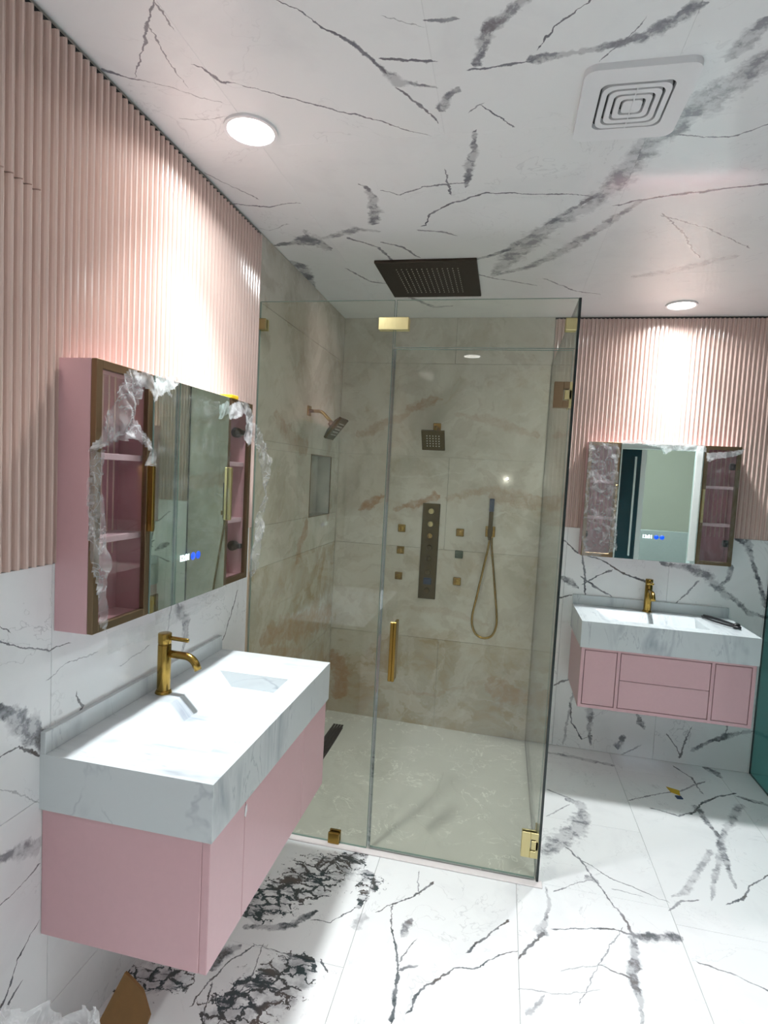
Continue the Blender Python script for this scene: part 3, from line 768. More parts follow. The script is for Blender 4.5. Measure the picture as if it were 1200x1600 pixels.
# floor ---------------------------------------------------------------
b = MB()
b.box(-0.03, XR, YF, 0.02, -0.06, -0.0045)
floor = b.build('floor', M['grout'], kind='structure')
fx = [0.075, 0.655, 1.218, 1.798, 2.378, 2.958]
k = 0
for i, (u0, u1) in enumerate(zip([-0.012] + fx, fx + [XR])):
    off = {0: -1.86, 1: -1.855, 2: -2.42, 3: -1.95, 4: -1.35, 5: -1.9, 6: -1.4}[i]
    top = GY if u1 < 1.25 else 0.0
    ys = [y for y in (off + 1.16 * n for n in range(-3, 3)) if YF + 0.02 < y < top - 0.02]
    for v0, v1 in zip([YF] + ys, ys + [top]):
        cells = [(u0, u1, v0, v1)]
        if u0 < GX < u1 and v1 > GY:      # the tile column beside the shower
            cells = [(u0, u1, v0, GY), (GX, u1, GY, v1)] if v0 < GY else [(GX, u1, v0, v1)]
        for c in cells:
            k += 1
            vs_ = near(V_FLOOR, c)
            tile_piece(floor, 'floor_tile', 'z', *c, 0.0, 0.0045, marble('floor_marble', 'z', c, vs_, base=(0.84, 0.855, 0.86), rough=0.06, seed=k * 0.37, generic=0.30, dark=(0.055, 0.075, 0.08), crackle=True), -1)

# shower floor: three stone pieces that fall gently towards the drain
t = NT('shower_floor_stone')
pv = plane_vec(t, 'z', t.pos())
wv = warped(t, pv, 0.02, 0.005)
rg = t.math('ABSOLUTE', t.math('SUBTRACT', t.noise(wv, 4.6, 4, 0.6, 1.4), 0.5))
vn = t.math('MULTIPLY', t.mr(rg, 0.012, 0.0), t.mr(t.noise(wv, 5.5, 2), 0.44, 0.56))
gcol = t.mix(t.noise(wv, 5, 4), (0.49, 0.49, 0.465), (0.60, 0.60, 0.57))
t.P(color=t.mix(t.math('MULTIPLY', vn, 0.9), gcol, (0.80, 0.80, 0.77)), rough=0.3)
zl, zr = 0.016, -0.004
A0, A1, A2, A3 = (0, GY + .006, 0.0), (GX, GY + .006, 0.0), (GX, 0, zr), (0, 0, zl)
Cc = (0.14, -0.40, -0.002)
sf = empty('shower_floor', (0, 0, 0), kind='structure')
for tri in ((A0, A1, Cc), (A1, A2, Cc), (A2, A3, Cc), (A3, A0, Cc)):
    b = MB()
    lo = [(x, y, -0.0045) for x, y, z in tri]
    b.mesh(list(tri) + lo, [(0, 1, 2), (5, 4, 3), (0, 3, 4, 1), (1, 4, 5, 2), (2, 5, 3, 0)])
    b.build('stone_slab', t.m, sf)
b = MB(); b.box(-0.01, GX + 0.02, GY - 0.035, GY + 0.006, 0.0, 0.006, 0.002)
b.build('trim_1', M['sill'], kind='structure')

# ceiling --------------------------------------------------------------
b = MB(); b.box(-0.03, XR, YF, 0.02, H + 0.008, H + 0.06)
ceil = b.build('ceiling', M['grout'], kind='structure')
k = 0
cols = [(0.0, 0.271), (0.271, 0.831), (0.831, 1.391), (1.391, 1.951), (1.951, 2.511), (2.511, 3.071), (3.071, XR)]
rows = [(YF, -3.03), (-3.03, -1.87), (-1.87, -0.71), (-0.71, 0.0)]
for r, (v0, v1) in enumerate(rows):
    cs = cols if r in (0, 1) else [(0.0, 0.271), (0.271, 1.391), (1.391, 2.511), (2.511, XR)]
    for (u0, u1) in cs:
        k += 1
        c = (u0, u1, v0, v1)
        tile_piece(ceil, 'ceiling_tile', 'z', *c, H, 0.008, marble('ceiling_marble', 'z', c, near(V_CEIL, c), base=(0.84, 0.855, 0.865), rough=0.10, seed=k * 0.51 + 7, generic=0.22, dark=(0.13, 0.13, 0.165), warm=(0.19, 0.17, 0.19)), 1, gap=0.0001, bev=0.0004)

# left wall -------------------------------------------------------------
NY0, NY1, NZ0, NZ1 = -0.535, -0.166, 1.353, 1.704      # niche in the shower wall
b = MB()
b.box(-0.12, -0.012, YF, NY0 - 0.007, -0.005, H + 0.008)
b.box(-0.12, -0.012, NY1 + 0.007, 0.02, -0.005, H + 0.008)
b.box(-0.12, -0.012, NY0 - 0.007, NY1 + 0.007, -0.005, NZ0 - 0.007)
b.box(-0.12, -0.012, NY0 - 0.007, NY1 + 0.007, NZ1 + 0.007, H + 0.008)
wl = b.build('wall_left', M['tile_bed'], kind='structure')
b = MB(); b.box(-0.0119, -0.009, YF, -1.28, 2.5845, H); b.build('gap_shade_strip', M['dark'], wl)  # dark strip colours in the shade of the gap under the ceiling
k = 0
YT = -1.292       # the marble ends here, the shower stone begins
for c in rects(YF, YT, 0.0, Z1, [-3.54, -2.378], [0.197, 0.777]):
    k += 1
    tile_piece(wl, 'wall_tile', 'x', *c, 0.0, 0.012, marble('left_wall_marble', 'x', c, near(V_LEFT, c), base=(0.84, 0.855, 0.865), rough=0.09, seed=k * 0.73 + 21, generic=0.45), -1)
b = MB(); b.box(-0.012, 0.0025, YT, YT + 0.010, 0.0, Z1)
b.build('edge_trim', M['tan'], wl)

def flute_board(parent, plane, u0, u1, z0, z1, pitch, mat, base, tip):
    """one ribbed board: rounded ribs pushed out of a thin base"""
    n = max(1, round((u1 - u0) / pitch))
    p = (u1 - u0) / n
    prof = []
    for i in range(n):
        a = u0 + i * p
        prof += [(a + 0.0005, 0.0), (a + p * 0.44, 0.0)]
        for q in range(7):
            th = math.pi * q / 6
            prof.append((a + p * 0.72 - math.cos(th) * p * 0.265, math.sin(th)))
    prof.append((u1 - 0.0005, 0.0))
    verts, faces = [], []
    for (u, d) in prof:
        w = base + (tip - base) * d
        for z in (z0, z1):
            verts.append((w, u, z) if plane == 'x' else (u, w, z))
    n_ = len(prof)
    for i in range(n_ - 1):
        faces.append((2 * i, 2 * i + 1, 2 * i + 3, 2 * i + 2))
    k0 = len(verts)
    bk = base - (0.008 if plane == 'x' else -0.008)
    for u in (prof[0][0], prof[-1][0]):
        for z in (z0, z1):
            verts.append((bk, u, z) if plane == 'x' else (u, bk, z))
    e = 2 * (n_ - 1)
    faces += [(0, k0, k0 + 1, 1), (e, e + 1, k0 + 3, k0 + 2), (k0, k0 + 2, k0 + 3, k0 + 1)]
    faces.append(tuple([2 * i + 1 for i in range(n_)] + [k0 + 3, k0 + 1]))
    faces.append(tuple([2 * i for i in range(n_)][::-1] + [k0, k0 + 2]))
    b = MB()
    b.mesh(verts, faces, smooth=False)
    return b.build('fluted_panel', mat, parent)

PW = 0.1432
y = YT + 0.006
while y > YF + 0.02:
    y0 = max(y - PW, YF)
    if y < -2.29:       # these boards are cut: a horizontal joint runs across them
        flute_board(wl, 'x', y0, y, Z1 + 0.001, 2.2075, PW / 6, M['flute'], -0.004, 0.0105)
        flute_board(wl, 'x', y0, y, 2.2105, 2.584, PW / 6, M['flute'], -0.004, 0.0105)
    else:
        flute_board(wl, 'x', y0, y, Z1 + 0.001, 2.584, PW / 6, M['flute'], -0.004, 0.0105)
    y = y0

# shower side of the left wall, with a niche cut out
seed = 0
for c in rects(YT + 0.010, 0.0, 0.0, H, [NY0, NY1], [0.58, 1.16, NZ0, NZ1, 1.74, 2.32]):
    if abs(c[0] - NY0) < 1e-6 and abs(c[2] - NZ0) < 1e-6: continue
    seed += 1
    nicheband = c[2] >= 1.16 - 1e-6 and c[3] <= 1.74 + 1e-6
    tile_piece(wl, 'shower_wall_tile', 'x', *c, 0.0, 0.012, onyx('shower_onyx', 'x', c, near(V_RUSTL, c), None, seed=0.0, tan=1.0 if c[3] < 1.2 else 0.0), -1, gap=0.0003 if nicheband else 0.0006)
b = MB()
d = 0.085
b.box(-d - 0.01, -d, NY0, NY1, NZ0, NZ1)
b.box(-d, -0.001, NY0 - 0.006, NY0, NZ0 - 0.006, NZ1 + 0.006)
b.box(-d, -0.001, NY1, NY1 + 0.006, NZ0 - 0.006, NZ1 + 0.006)
b.box(-d, -0.001, NY0, NY1, NZ0 - 0.006, NZ0)
b.box(-d, -0.001, NY0, NY1, NZ1, NZ1 + 0.006)
nst = plain('niche_stone', (0.50, 0.49, 0.45), 0.25, var=0.25, scale=9)
b.build('niche', nst, wl)
b = MB()
for q in ((NY0 - 0.004, NY0, NZ0 - 0.004, NZ1 + 0.004), (NY1, NY1 + 0.004, NZ0 - 0.004, NZ1 + 0.004), (NY0, NY1, NZ0 - 0.004, NZ0), (NY0, NY1, NZ1, NZ1 + 0.004)):
    b.box(-0.004, 0.002, *q)
b.build('niche_trim', M['frame'], wl)

# back wall ---------------------------------------------------------------
b = MB(); b.box(-0.05, XR, 0.012, 0.05, -0.005, H + 0.008)
wb = b.build('wall_back', M['tile_bed'], kind='structure')
b = MB(); b.box(1.3003, 3.5, 0.009, 0.0119, 2.5905, H); b.build('gap_shade_strip', M['dark'], wb)  # same dark strip, painting the gap's shade along the back wall
seed = 0
for j, (v0, v1) in enumerate(((0, .58), (.58, 1.16), (1.16, 1.74), (1.74, 2.32), (2.32, H))):
    us = [0.78] if j % 2 == 0 else [0.20]
    us = [0.72] if j in (0, 2, 4) else []
    for c in rects(0.0, GX, v0, v1, us, []):
        seed += 1
        tile_piece(wb, 'shower_wall_tile', 'y', *c, 0.0, 0.012, onyx('shower_onyx', 'y', c, near(V_RUST, c), near(V_WHITE, c), seed=0.5, tan=1.0 if j == 0 else 0.5 if j == 1 else 0.0), 1, gap=0.0006)
k = 0
for c in rects(GX, XR, 0.0, Z1, [1.46, 2.04, 2.555, 3.2], [0.777]):
    k += 1
    tile_piece(wb, 'wall_tile', 'y', *c, 0.0, 0.012, marble('back_wall_marble', 'y', c, near(V_BACK, c), base=(0.84, 0.855, 0.86), rough=0.10, seed=k * 0.61 + 40, generic=0.45), 1)
x = GX + 0.004
while x < XR - 0.02:
    x1 = min(x + 0.1645, XR)
    flute_board(wb, 'y', x, x1, Z1 + 0.001, 2.590, 0.0235, M['flute'], 0.004, -0.0105)
    x = x1

# right wall (seen only in mirrors and glass), with the same two finishes
b = MB(); b.box(XR, XR + 0.05, YF, 0.02, -0.005, H + 0.008)
wr = b.build('wall_right', M['dark'], kind='structure')
for c in rects(YF, 0.0, 0.0, Z1, [-1.16, -2.32, -3.48], [0.777]):
    k += 1
    tile_piece(wr, 'wall_tile', 'x', *c, XR - 0.012, 0.012, marble('right_wall_marble', 'x', c, [], rough=0.1, seed=k * 0.61 + 60, generic=1.0), 1)
y = 0.0
while y > YF + 0.02:
    y0 = max(y - 0.1645, YF)
    flute_board(wr, 'x', y0, y, Z1 + 0.001, 2.590, 0.0235, M['flute'], XR - 0.004, XR - 0.0145)
    y = y0

# wall behind the camera, with a white cased opening to a hall and a dark glass door
b = MB()
b.box(-0.05, D0, YF - 0.12, YF, -0.005, H + 0.008)
b.box(D1, XR + 0.05, YF - 0.12, YF, -0.005, H + 0.008)
b.box(D0, D1, YF - 0.12, YF, 2.14, H + 0.008)
b.build('wall_front', M['plaster'], kind='structure')
b = MB()
b.box(D0 - 0.05, D0 + 0.03, YF - 0.13, YF + 0.012, 0, 2.17, 0.002)
b.box(D1 - 0.03, D1 + 0.09, YF - 0.13, YF + 0.012, 0, 2.17, 0.002)
b.box(D0 + 0.03, D1 - 0.03, YF - 0.13, YF + 0.012, 2.10, 2.17, 0.002)
b.build('trim_2', M['casing'], kind='structure')
# glass door standing open against the opening's left half
dr = empty('door_1', (D0 + 0.03, YF - 0.06, 0), kind='structure')
b = MB(); b.box(0.0, 0.24, -0.02, 0.02, 0.01, 2.09)
b.box(0.24, 0.30, -0.022, 0.022, 0.01, 2.09, 0.002, mat=1)
b.build('door_leaf', [M['darkglass'], M['casing']], dr)
b = MB(); b.tube([(0.17, 0.05, 0.75), (0.17, 0.05, 2.0)], 0.012); b.cyl((0.17, 0.015, 0.8), (0.17, 0.05, 0.8), 0.008); b.cyl((0.17, 0.015, 1.95), (0.17, 0.05, 1.95), 0.008)
b.build('door_handle', M['casing'], dr)
# the hall
b = MB()
b.box(1.2, 5.2, -7.2, -7.1, -0.005, 2.7)
b.box(1.1, 1.2, -7.2, YF - 0.13, -0.005, 2.7)
b.box(5.2, 5.3, -7.2, YF - 0.13, -0.005, 2.7)
b.box(1.1, 5.3, -7.2, YF - 0.13, 2.7, 2.75)
b.build('wall_hall', M['hall'], kind='structure')
b = MB(); b.box(1.1, 5.3, -7.2, YF, -0.06, -0.006)
b.build('floor_hall', M['grout'], kind='structure')
b = MB(); b.box(2.75, 4.3, -5.62, -5.55, 0.0, 1.0, 0.004)
b.build('trim_3', plain('grey_half_wall', (0.34, 0.35, 0.32), 0.6), kind='structure')

# ------------------------------------------------------------------ ceiling fixtures
def downlight(i, label):
    x, y = DOWN[i]
    r = empty('downlight', (x, y, H), label=label, cat='ceiling light', group='recessed ceiling downlights')
    n = 40
    cir = lambda q: [(q * math.cos(2 * math.pi * j / n), q * math.sin(2 * math.pi * j / n)) for j in range(n)]
    b = MB(); b.ring(cir(0.078), cir(0.068), -0.007, 0.0); b.build('trim_ring', M['white'], r)
    b = MB(); b.prism(cir(0.068), -0.004, 0.0); b.build('diffuser', M['light'], r)
downlight(0, 'round recessed white downlight glowing in the ceiling above the near pink vanity')
downlight(1, 'round recessed downlight glowing in the ceiling by the far fluted wall above the far mirror')
downlight(2, 'round recessed downlight in the ceiling behind the camera on the right side')
downlight(3, 'round recessed downlight in the ceiling just behind the camera at the left')
downlight(4, 'round recessed downlight in the ceiling over the toilet corner beyond the teal glass')

vent = empty('ceiling_vent', (1.318, -1.957, H), label='square white plastic exhaust vent with concentric rounded slots in the marble ceiling', cat='vent')
b = MB()
b.ring(rrect(0, 0, 0.130, 0.142, 0.028), rrect(0, 0.0, 0.086, 0.090, 0.02), -0.016, 0.0)
b.build('cover_frame', M['white'], vent)
b = MB(); b.prism(rrect(0, 0, 0.088, 0.092, 0.02), -0.003, -0.0005); b.build('slot_shade_plate', M['dark'], vent)  # dark plate behind the slots, their shade put into its colour
for s in (0.0805, 0.0615, 0.0425):
    b = MB(); b.ring(rrect(0, 0, s, s * 1.04, s * 0.32), rrect(0, 0, s - 0.0128, (s - 0.0128) * 1.04, s * 0.28), -0.017, -0.003)
    b.build('louvre_ring', M['white'], vent)
b = MB(); b.prism(rrect(0, 0, 0.0235, 0.0245, 0.012), -0.017, -0.003); b.build('centre_cap', M['white'], vent)
b = MB(); b.box(-0.0012, 0.0012, -0.086, 0.086, -0.0185, -0.016); b.build('cross_rib', M['white'], vent)

rain = empty('rain_shower_head', (0.6445, -0.70, H), label='large square black bronze rain shower plate flush in the ceiling', cat='shower head')
b = MB(); b.box(-0.235, 0.235, -0.25, 0.25, -0.014, 0.0, 0.002)
b.build('spray_plate', M['rain'], rain)
b = MB()
for i in range(13):
    for j in range(13):
        x, y = -0.145 + 0.29 * i / 12, -0.165 + 0.33 * j / 12
        b.box(x - 0.002, x + 0.002, y - 0.002, y + 0.002, -0.0165, -0.0135)
b.build('spray_nozzles', M['rubber'], rain, kind='stuff')

# ------------------------------------------------------------------ shower glass
def pane(name, box, parent, glass=M['glass'], edge=M['edge'], thick='y'):
    """a glass slab: clear faces, dark edges"""
    b = MB(); b.box(*box, bev=0.0008)
    o = b.build(name, [glass, edge], parent)
    ax = 'xyz'.index(thick)
    for f in o.data.polygons:
        f.material_index = 0 if abs(f.normal[ax]) > 0.9 else 1
    return o

gy0, gy1 = GY - 0.005, GY + 0.005
fp = empty('fixed_glass_panel', (0, GY, 0), label='fixed clear glass shower panel left of the door, next to the near pink vanity', cat='glass panel')
o = pane('pane', (0.004, 0.587, -0.005, 0.005, 0.0065, GT), fp, edge=M['edge_pale'])
def clip(parent, x0, x1, z0, z1, y=0.0, mat='brass_light', label=None):
    b = MB()
    b.box(x0, x1, y - 0.018, y - 0.0055, z0, z1, 0.0025)
    b.box(x0, x1, y + 0.0055, y + 0.018, z0, z1, 0.0025)
    return b.build('clip', M[mat], parent, label=label)
clip(fp, 0.0008, 0.038, 2.200, 2.247, label='pale gold wall clip at the upper left corner of the glass')
clip(fp, 0.525, 0.650, 2.199, 2.249, label='wide pale gold clip joining two panes')
c_ = clip(fp, 0.417, 0.467, 0.0065, 0.055, mat='brass', label='small dark gold floor clip')

tr = empty('glass_transom', (0, GY, 0), label='clear glass strip above the shower door', cat='glass panel')
pane('pane', (0.594, GX - 0.006, -0.005, 0.005, 2.131, GT), tr, edge=M['edge_pale'])
clip(tr, 1.252, GX - 0.0065, 2.196, 2.243, label='pale gold clip at the corner above the door hinge')

dg = empty('shower_door', (0, GY, 0), label='clear frameless glass shower door hung on two gold hinges with a gold pull', cat='shower door')
pane('door_pane', (0.600, GX - 0.012, -0.005, 0.005, 0.016, 2.125), dg, edge=M['edge_pale'])
b = MB(); b.box(0.588, 0.600, -0.004, 0.004, 0.016, 2.125, 0.0015); b.box(0.5945, 0.6035, -0.0075, -0.0055, 0.016, 2.125)
b.build('seal_strip', M['seal'], dg)
b = MB(); b.box(0.600, GX - 0.012, -0.003, 0.003, 0.007, 0.016); b.build('drip_seal', M['seal'], dg)
def hinge(zc, mat, hz):
    x0, x1 = 1.228, GX - 0.014
    xm = 0.5 * (x0 + x1) + 0.006
    b = MB()
    for s in (-1, 1):
        ya, yb = sorted((s * 0.0056, s * 0.0125))
        b.box(x0, xm, ya, yb, zc - hz, zc + hz, 0.0015)
        b.box(xm, x1, ya, yb, zc + hz * 0.45, zc + hz, 0.0015)
        b.box(xm, x1, ya, yb, zc - hz, zc - hz * 0.45, 0.0015)
    h = b.build('hinge', M[mat], dg)
    b = MB()
    b.box(xm + 0.004, GX - 0.0055, -0.012, 0.012, zc - hz * 0.36, zc + hz * 0.36, 0.0015)
    b.box(GX - 0.0165, GX - 0.0058, -0.012, 0.065, zc - hz, zc + hz, 0.0015)
    b.build('hinge_tongue', M['brass_light'], h)
hinge(1.956, 'frame', 0.049)
hinge(0.157, 'brass_light', 0.053)
b = MB()
b.box(0.664, 0.676, -0.062, -0.0055, 0.772, 1.020, 0.002)
b.box(0.650, 0.664, -0.062, -0.054, 0.772, 1.020, 0.002)
b.build('pull_handle', M['brass'], dg)

rp = empty('return_glass_panel', (GX, 0, 0), label='clear glass side panel of the shower with a black edge, between shower and far vanity', cat='glass panel')
pane('pane', (-0.005, 0.005, GY - 0.006, -0.0008, 0.0, GT), rp, thick='x')
# toilet screen at the right
ts = empty('teal_glass_screen', (2.565, -0.62, 0), label='teal tinted glass screen standing on the floor right of the far vanity', cat='glass screen')
pane('pane', (-0.005, 0.005, -0.62, 0.6195, 0.0, 2.1), ts, glass=M['teal'], thick='x')

# drain ------------------------------------------------------------------
b = MB()
for i in range(4): b.box(0.100 + i * 0.0175, 0.1135 + i * 0.0175, -0.60, -0.17, 0.004, 0.010)
b.box(0.096, 0.172, -0.605, -0.165, -0.003, 0.0055)
dn = b.build('linear_drain', plain('drain_black', (0.018, 0.014, 0.012), 0.5), label='long narrow black drain grate in the grey shower floor', cat='drain')

# ------------------------------------------------------------------ vanities
def vanity(loc, rz, w, T, th, B, D, joints, framed, lab_cab, lab_top, stone, drawers):
    """w width along the wall; local x along the wall, -y out of it"""
    cab = empty('vanity_cabinet', loc, rz, label=lab_cab, cat='cabinet', group='wall hung pink vanity cabinets')
    ins = 0.008
    zt = T - th
    b = MB(); b.box(ins, w - ins, -D + 0.028, -0.001, B, zt, 0.0015)
    b.build('carcass', M['pink'], cab)
    if framed:       # frame strips around inset fronts
        b = MB()
        xs = [ins, ins + 0.018] 
        for a in (joints[0] - 0.008, joints[1] - 0.008): xs += [a, a + 0.016]
        xs += [w - ins - 0.018, w - ins]
        for i in range(0, 8, 2): b.box(xs[i], xs[i + 1], -D + 0.006, -D + 0.0285, B, zt, 0.001)
        b.box(ins, w - ins, -D + 0.0065, -D + 0.028, B, B + 0.017, 0.001)
        b.box(ins, w - ins, -D + 0.0065, -D + 0.028, zt - 0.012, zt, 0.001)
        b.build('face_frame', M['pink'], cab)
        z0, z1 = B + 0.020, zt - 0.015
        cells = [(xs[1], xs[2]), (xs[3], xs[4]), (xs[5], xs[6])]
        g = 0.003
    else:
        z0, z1 = B, zt - 0.004
        cells = [(ins, joints[0]), (joints[0], joints[1]), (joints[1], w - ins)]
        g = 0.0013
    for i, (a, c) in enumerate(cells):
        if i == 1 and drawers:
            zm = (z0 + z1) / 2 + 0.002
            for p, q in ((z0, zm - 0.0012), (zm + 0.0012, z1)):
                b = MB(); b.box(a + g, c - g, -D + 0.007, -D + 0.0275, p, q, 0.0012); b.build('drawer_front', M['pink'], cab)
        else:
            b = MB(); b.box(a + g, c - g, -D + 0.007, -D + 0.0275, z0, z1, 0.0012); b.build('door', M['pink'], cab)
    # stone top with a sunk tray basin, hollow beneath
    top = empty('washbasin_counter', loc, rz, label=lab_top, cat='washbasin', group='marble washbasin counters')
    bx0, bx1, by0, by1 = w * 0.135, w * 0.755, -D + 0.083, -0.122    # rim
    verts = [(0, -D, T), (w, -D, T), (w, 0, T), (0, 0, T), (bx0, by0, T), (bx1, by0, T), (bx1, by1, T), (bx0, by1, T),
             (0, -D, T - th), (w, -D, T - th), (w, 0, T - th), (0, 0, T - th),
             (bx0 + 0.13, by0 + 0.014, T - 0.046), (bx1 - 0.006, by0 + 0.012, T - 0.052), (bx1 - 0.006, by1 - 0.05, T - 0.052), (bx0 + 0.13, by1 - 0.05, T - 0.046)]
    faces = [(0, 1, 5, 4), (1, 2, 6, 5), (2, 3, 7, 6), (3, 0, 4, 7), (0, 8, 9, 1), (1, 9, 10, 2), (2, 10, 11, 3), (3, 11, 8, 0), (8, 11, 10, 9)]
    b = MB(); b.mesh(verts[:12], faces)
    b.build('stone_top', M[stone], top)
    b = MB(); b.mesh([verts[i] for i in (4, 5, 6, 7, 12, 13, 14, 15)], [(0, 1, 5, 4), (1, 2, 6, 5), (2, 3, 7, 6), (3, 0, 4, 7), (4, 5, 6, 7)])
    b.build('basin', M[stone], top)
    b = MB(); b.box(0.0, w, -0.016, -0.0005, T, T + 0.055, 0.001)
    b.build('backsplash', M[stone], top)
    # slotted waste cover
    b = MB(); b.box(bx1 - 0.09, bx1 - 0.03, by0 + 0.06, by1 - 0.09, T - 0.0545, T - 0.0505, 0.001)
    b.build('waste_cover', M['basin'], top)
    return cab, top

LW, LT, LTH, LB, LD, LY = 0.880, 0.893, 0.141, 0.421, 0.4637, -2.4108
RW, RT, RTH, RB, RD, RX = 0.855, 0.900, 0.141, 0.434, 0.4532, 1.5156
vanity((0, LY, 0), math.pi / 2, LW, LT, LTH, LB, LD, (0.190, 0.634), False,
       'near pink wall hung vanity cabinet with flush doors at the left wall',
       'thick white marble counter with sunk basin on the near left vanity', 'counter_a', False)
vanity((RX, 0, 0), 0.0, RW, RT, RTH, RB, RD, (0.198, 0.650), True,
       'far pink wall hung vanity cabinet with framed doors and two drawers at the back wall',
       'thick white marble counter with sunk basin on the far right vanity', 'counter_b', True)
b = MB(); b.prism([(0.468, 0.0), (0.476, 0.014), (0.474, 0.034), (0.466, 0.030), (0.462, 0.008)], 0, 0.001,
                  mtx=Matrix(((0, 0, 1, LD - 0.006), (1, 0, 0, LY - 0.278), (0, 1, 0, 0.700), (0, 0, 0, 1))))
b.build('torn_tape', M['white'], label='small torn white sticker at a door joint of the near pink vanity', cat='sticker')

def faucet(loc, rz, label):
    f = empty('basin_faucet', loc, rz, label=label, cat='faucet', group='brushed gold basin faucets')
    b = MB(); b.cyl((0, 0, 0), (0, 0, 0.010), 0.0265, 0.0225, 28, bev=0.002); b.build('base_ring', M['brass'], f)
    b = MB(); b.cyl((0, 0, 0.008), (0, 0, 0.156), 0.0205, n=32, bev=0.001); b.build('body', M['brass'], f)
    b = MB(); b.cyl((0, 0, 0.159), (0, 0, 0.192), 0.0205, n=32, bev=0.002); b.cyl((0, 0, 0.155), (0, 0, 0.160), 0.018, n=24); cp = b.build('cap', M['brass'], f)
    b = MB(); b.cyl((0, -0.016, 0.178), (0, -0.082, 0.176), 0.0065, n=14, bev=0.001); b.build('lever', M['brass'], cp)
    pts = [(0, -0.012, 0.128), (0, -0.05, 0.127)]
    for k in range(7):
        a = math.radians(60 * k / 6)
        pts.append((0, -0.072 - 0.042 * math.sin(a), 0.1265 - 0.042 * (1 - math.cos(a))))
    pts.append((0, -0.118, 0.087))
    b = MB(); b.tube(pts, 0.0118, 18); b.build('spout', M['brass'], f)
faucet((0.056, -1.985, LT), math.pi / 2, 'brushed gold single lever faucet on the near left marble counter')
faucet((1.925, -0.058, RT), 0.0, 'brushed gold single lever faucet on the far right marble counter')

# ------------------------------------------------------------------ mirror cabinets
def mirror_cabinet(loc, rz, w, h, D, a, c, label, grp):
    """a, c: where the mirror begins and ends along the width"""
    r = empty('mirror_cabinet', loc, rz, label=label, cat='mirror cabinet', group=grp)
    t = 0.012
    b = MB()
    b.box(0, t, -D + 0.016, -0.001, 0, h); b.box(w - t, w, -D + 0.016, -0.001, 0, h)
    b.box(t, w - t, -D + 0.016, -0.001, 0, t); b.box(t, w - t, -D + 0.016, -0.001, h - t, h)
    b.build('carcass', M['pink'], r)
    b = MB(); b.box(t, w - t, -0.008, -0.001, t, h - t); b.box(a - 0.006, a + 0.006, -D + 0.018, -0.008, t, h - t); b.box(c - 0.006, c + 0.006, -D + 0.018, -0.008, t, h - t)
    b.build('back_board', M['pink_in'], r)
    for (x0, x1) in ((t, a - 0.006), (c + 0.006, w - t)):
        for z in (0.338 * h, 0.655 * h):
            b = MB(); b.box(x0, x1, -D + 0.024, -0.008, z - 0.008, z + 0.008, 0.001); b.build('shelf', M['shelf'], r)
    for i, (x0, x1) in enumerate(((0.0, a), (c, w))):
        fwid = 0.021
        b = MB()
        b.box(x0 + 0.0005, x0 + fwid, -D, -D + 0.0155, 0, h, 0.001); b.box(x1 - fwid, x1 - 0.0005, -D, -D + 0.0155, 0, h, 0.001)
        b.box(x0 + fwid, x1 - fwid, -D, -D + 0.0155, 0, fwid, 0.001); b.box(x0 + fwid, x1 - fwid, -D, -D + 0.0155, h - fwid, h, 0.001)
        fr = b.build('door_frame', M['frame'], r)
        b = MB(); b.box(x0 + fwid - 0.003, x1 - fwid + 0.003, -D + 0.006, -D + 0.0095, fwid - 0.003, h - fwid + 0.003)
        b.build('door_pane', M['smoke'], fr)
        hx = x1 - 0.010 if i == 0 else x0 + 0.010
        b = MB(); b.box(hx - 0.006, hx + 0.006, -D - 0.016, -D + 0.001, h * 0.355, h * 0.635, 0.0015)
        b.build('door_handle', M['brass'] if i == 0 else M['brass_light'], fr)
        # round black hinge cups by the outer edge
        ox = x0 + 0.030 if i == 0 else x1 - 0.030
        for z in (0.185 * h, 0.835 * h):
            xa, xb = (x0 + t + 0.0005, x0 + t + 0.022) if i == 0 else (x1 - t - 0.022, x1 - t - 0.0005)
            b = MB(); b.cyl((xa, -D + 0.050, z), (xb, -D + 0.050, z), 0.019, n=20)
            b.box(xa, xb, -D + 0.0165, -D + 0.050, z - 0.009, z + 0.009, 0.002)
            b.build('hinge', M['black'], fr)
    b = MB(); b.box(a + 0.0015, c - 0.0015, -D - 0.003, -D + 0.015, 0.0, h, 0.001)
    mr_ = b.build('mirror', [M['mirror'], M['edge_pale']], r)
    for f in mr_.data.polygons:
        if f.normal.y > -0.9: f.material_index = 1
    # lit touch clock in the glass: digits and two blue icons
    cx = a + (c - a) * 0.455
    cz = h * 0.205
    dg_ = bpy.data.curves.new('clock_digits', 'FONT')
    dg_.body = '12:81'
    dg_.size = 0.026; dg_.align_x = 'CENTER'; dg_.align_y = 'CENTER'; dg_.extrude = 0.0003; dg_.offset = 0.0006
    dg_.materials.append(M['digit'])
    tmp = bpy.data.objects.new('tmp', dg_); COL.objects.link(tmp)
    bpy.context.view_layer.update()
    me = bpy.data.meshes.new_from_object(tmp.evaluated_get(bpy.context.evaluated_depsgraph_get()))
    bpy.data.objects.remove(tmp)
    me.transform(Matrix.Rotation(math.radians(90), 4, 'X'))
    o = bpy.data.objects.new('clock_digits', me); COL.objects.link(o); o.parent = mr_; o.location = (cx - 0.022, -D - 0.0038, cz)
    for dx in (0.026, 0.056):
        b = MB(); b.cyl((cx + dx, -D - 0.0033, cz), (cx + dx, -D - 0.0041, cz), 0.0125, n=24); b.build('touch_icon', M['icon'], mr_)
    return r
GR = 'pink mirror cabinets with glass side doors'
mirror_cabinet((0, -2.3717, 1.189), math.pi / 2, 0.842, 0.666, 0.1085, 0.221, 0.652, 'near pink mirror cabinet with bronze framed doors, wrapped in torn film, on the left wall', GR)
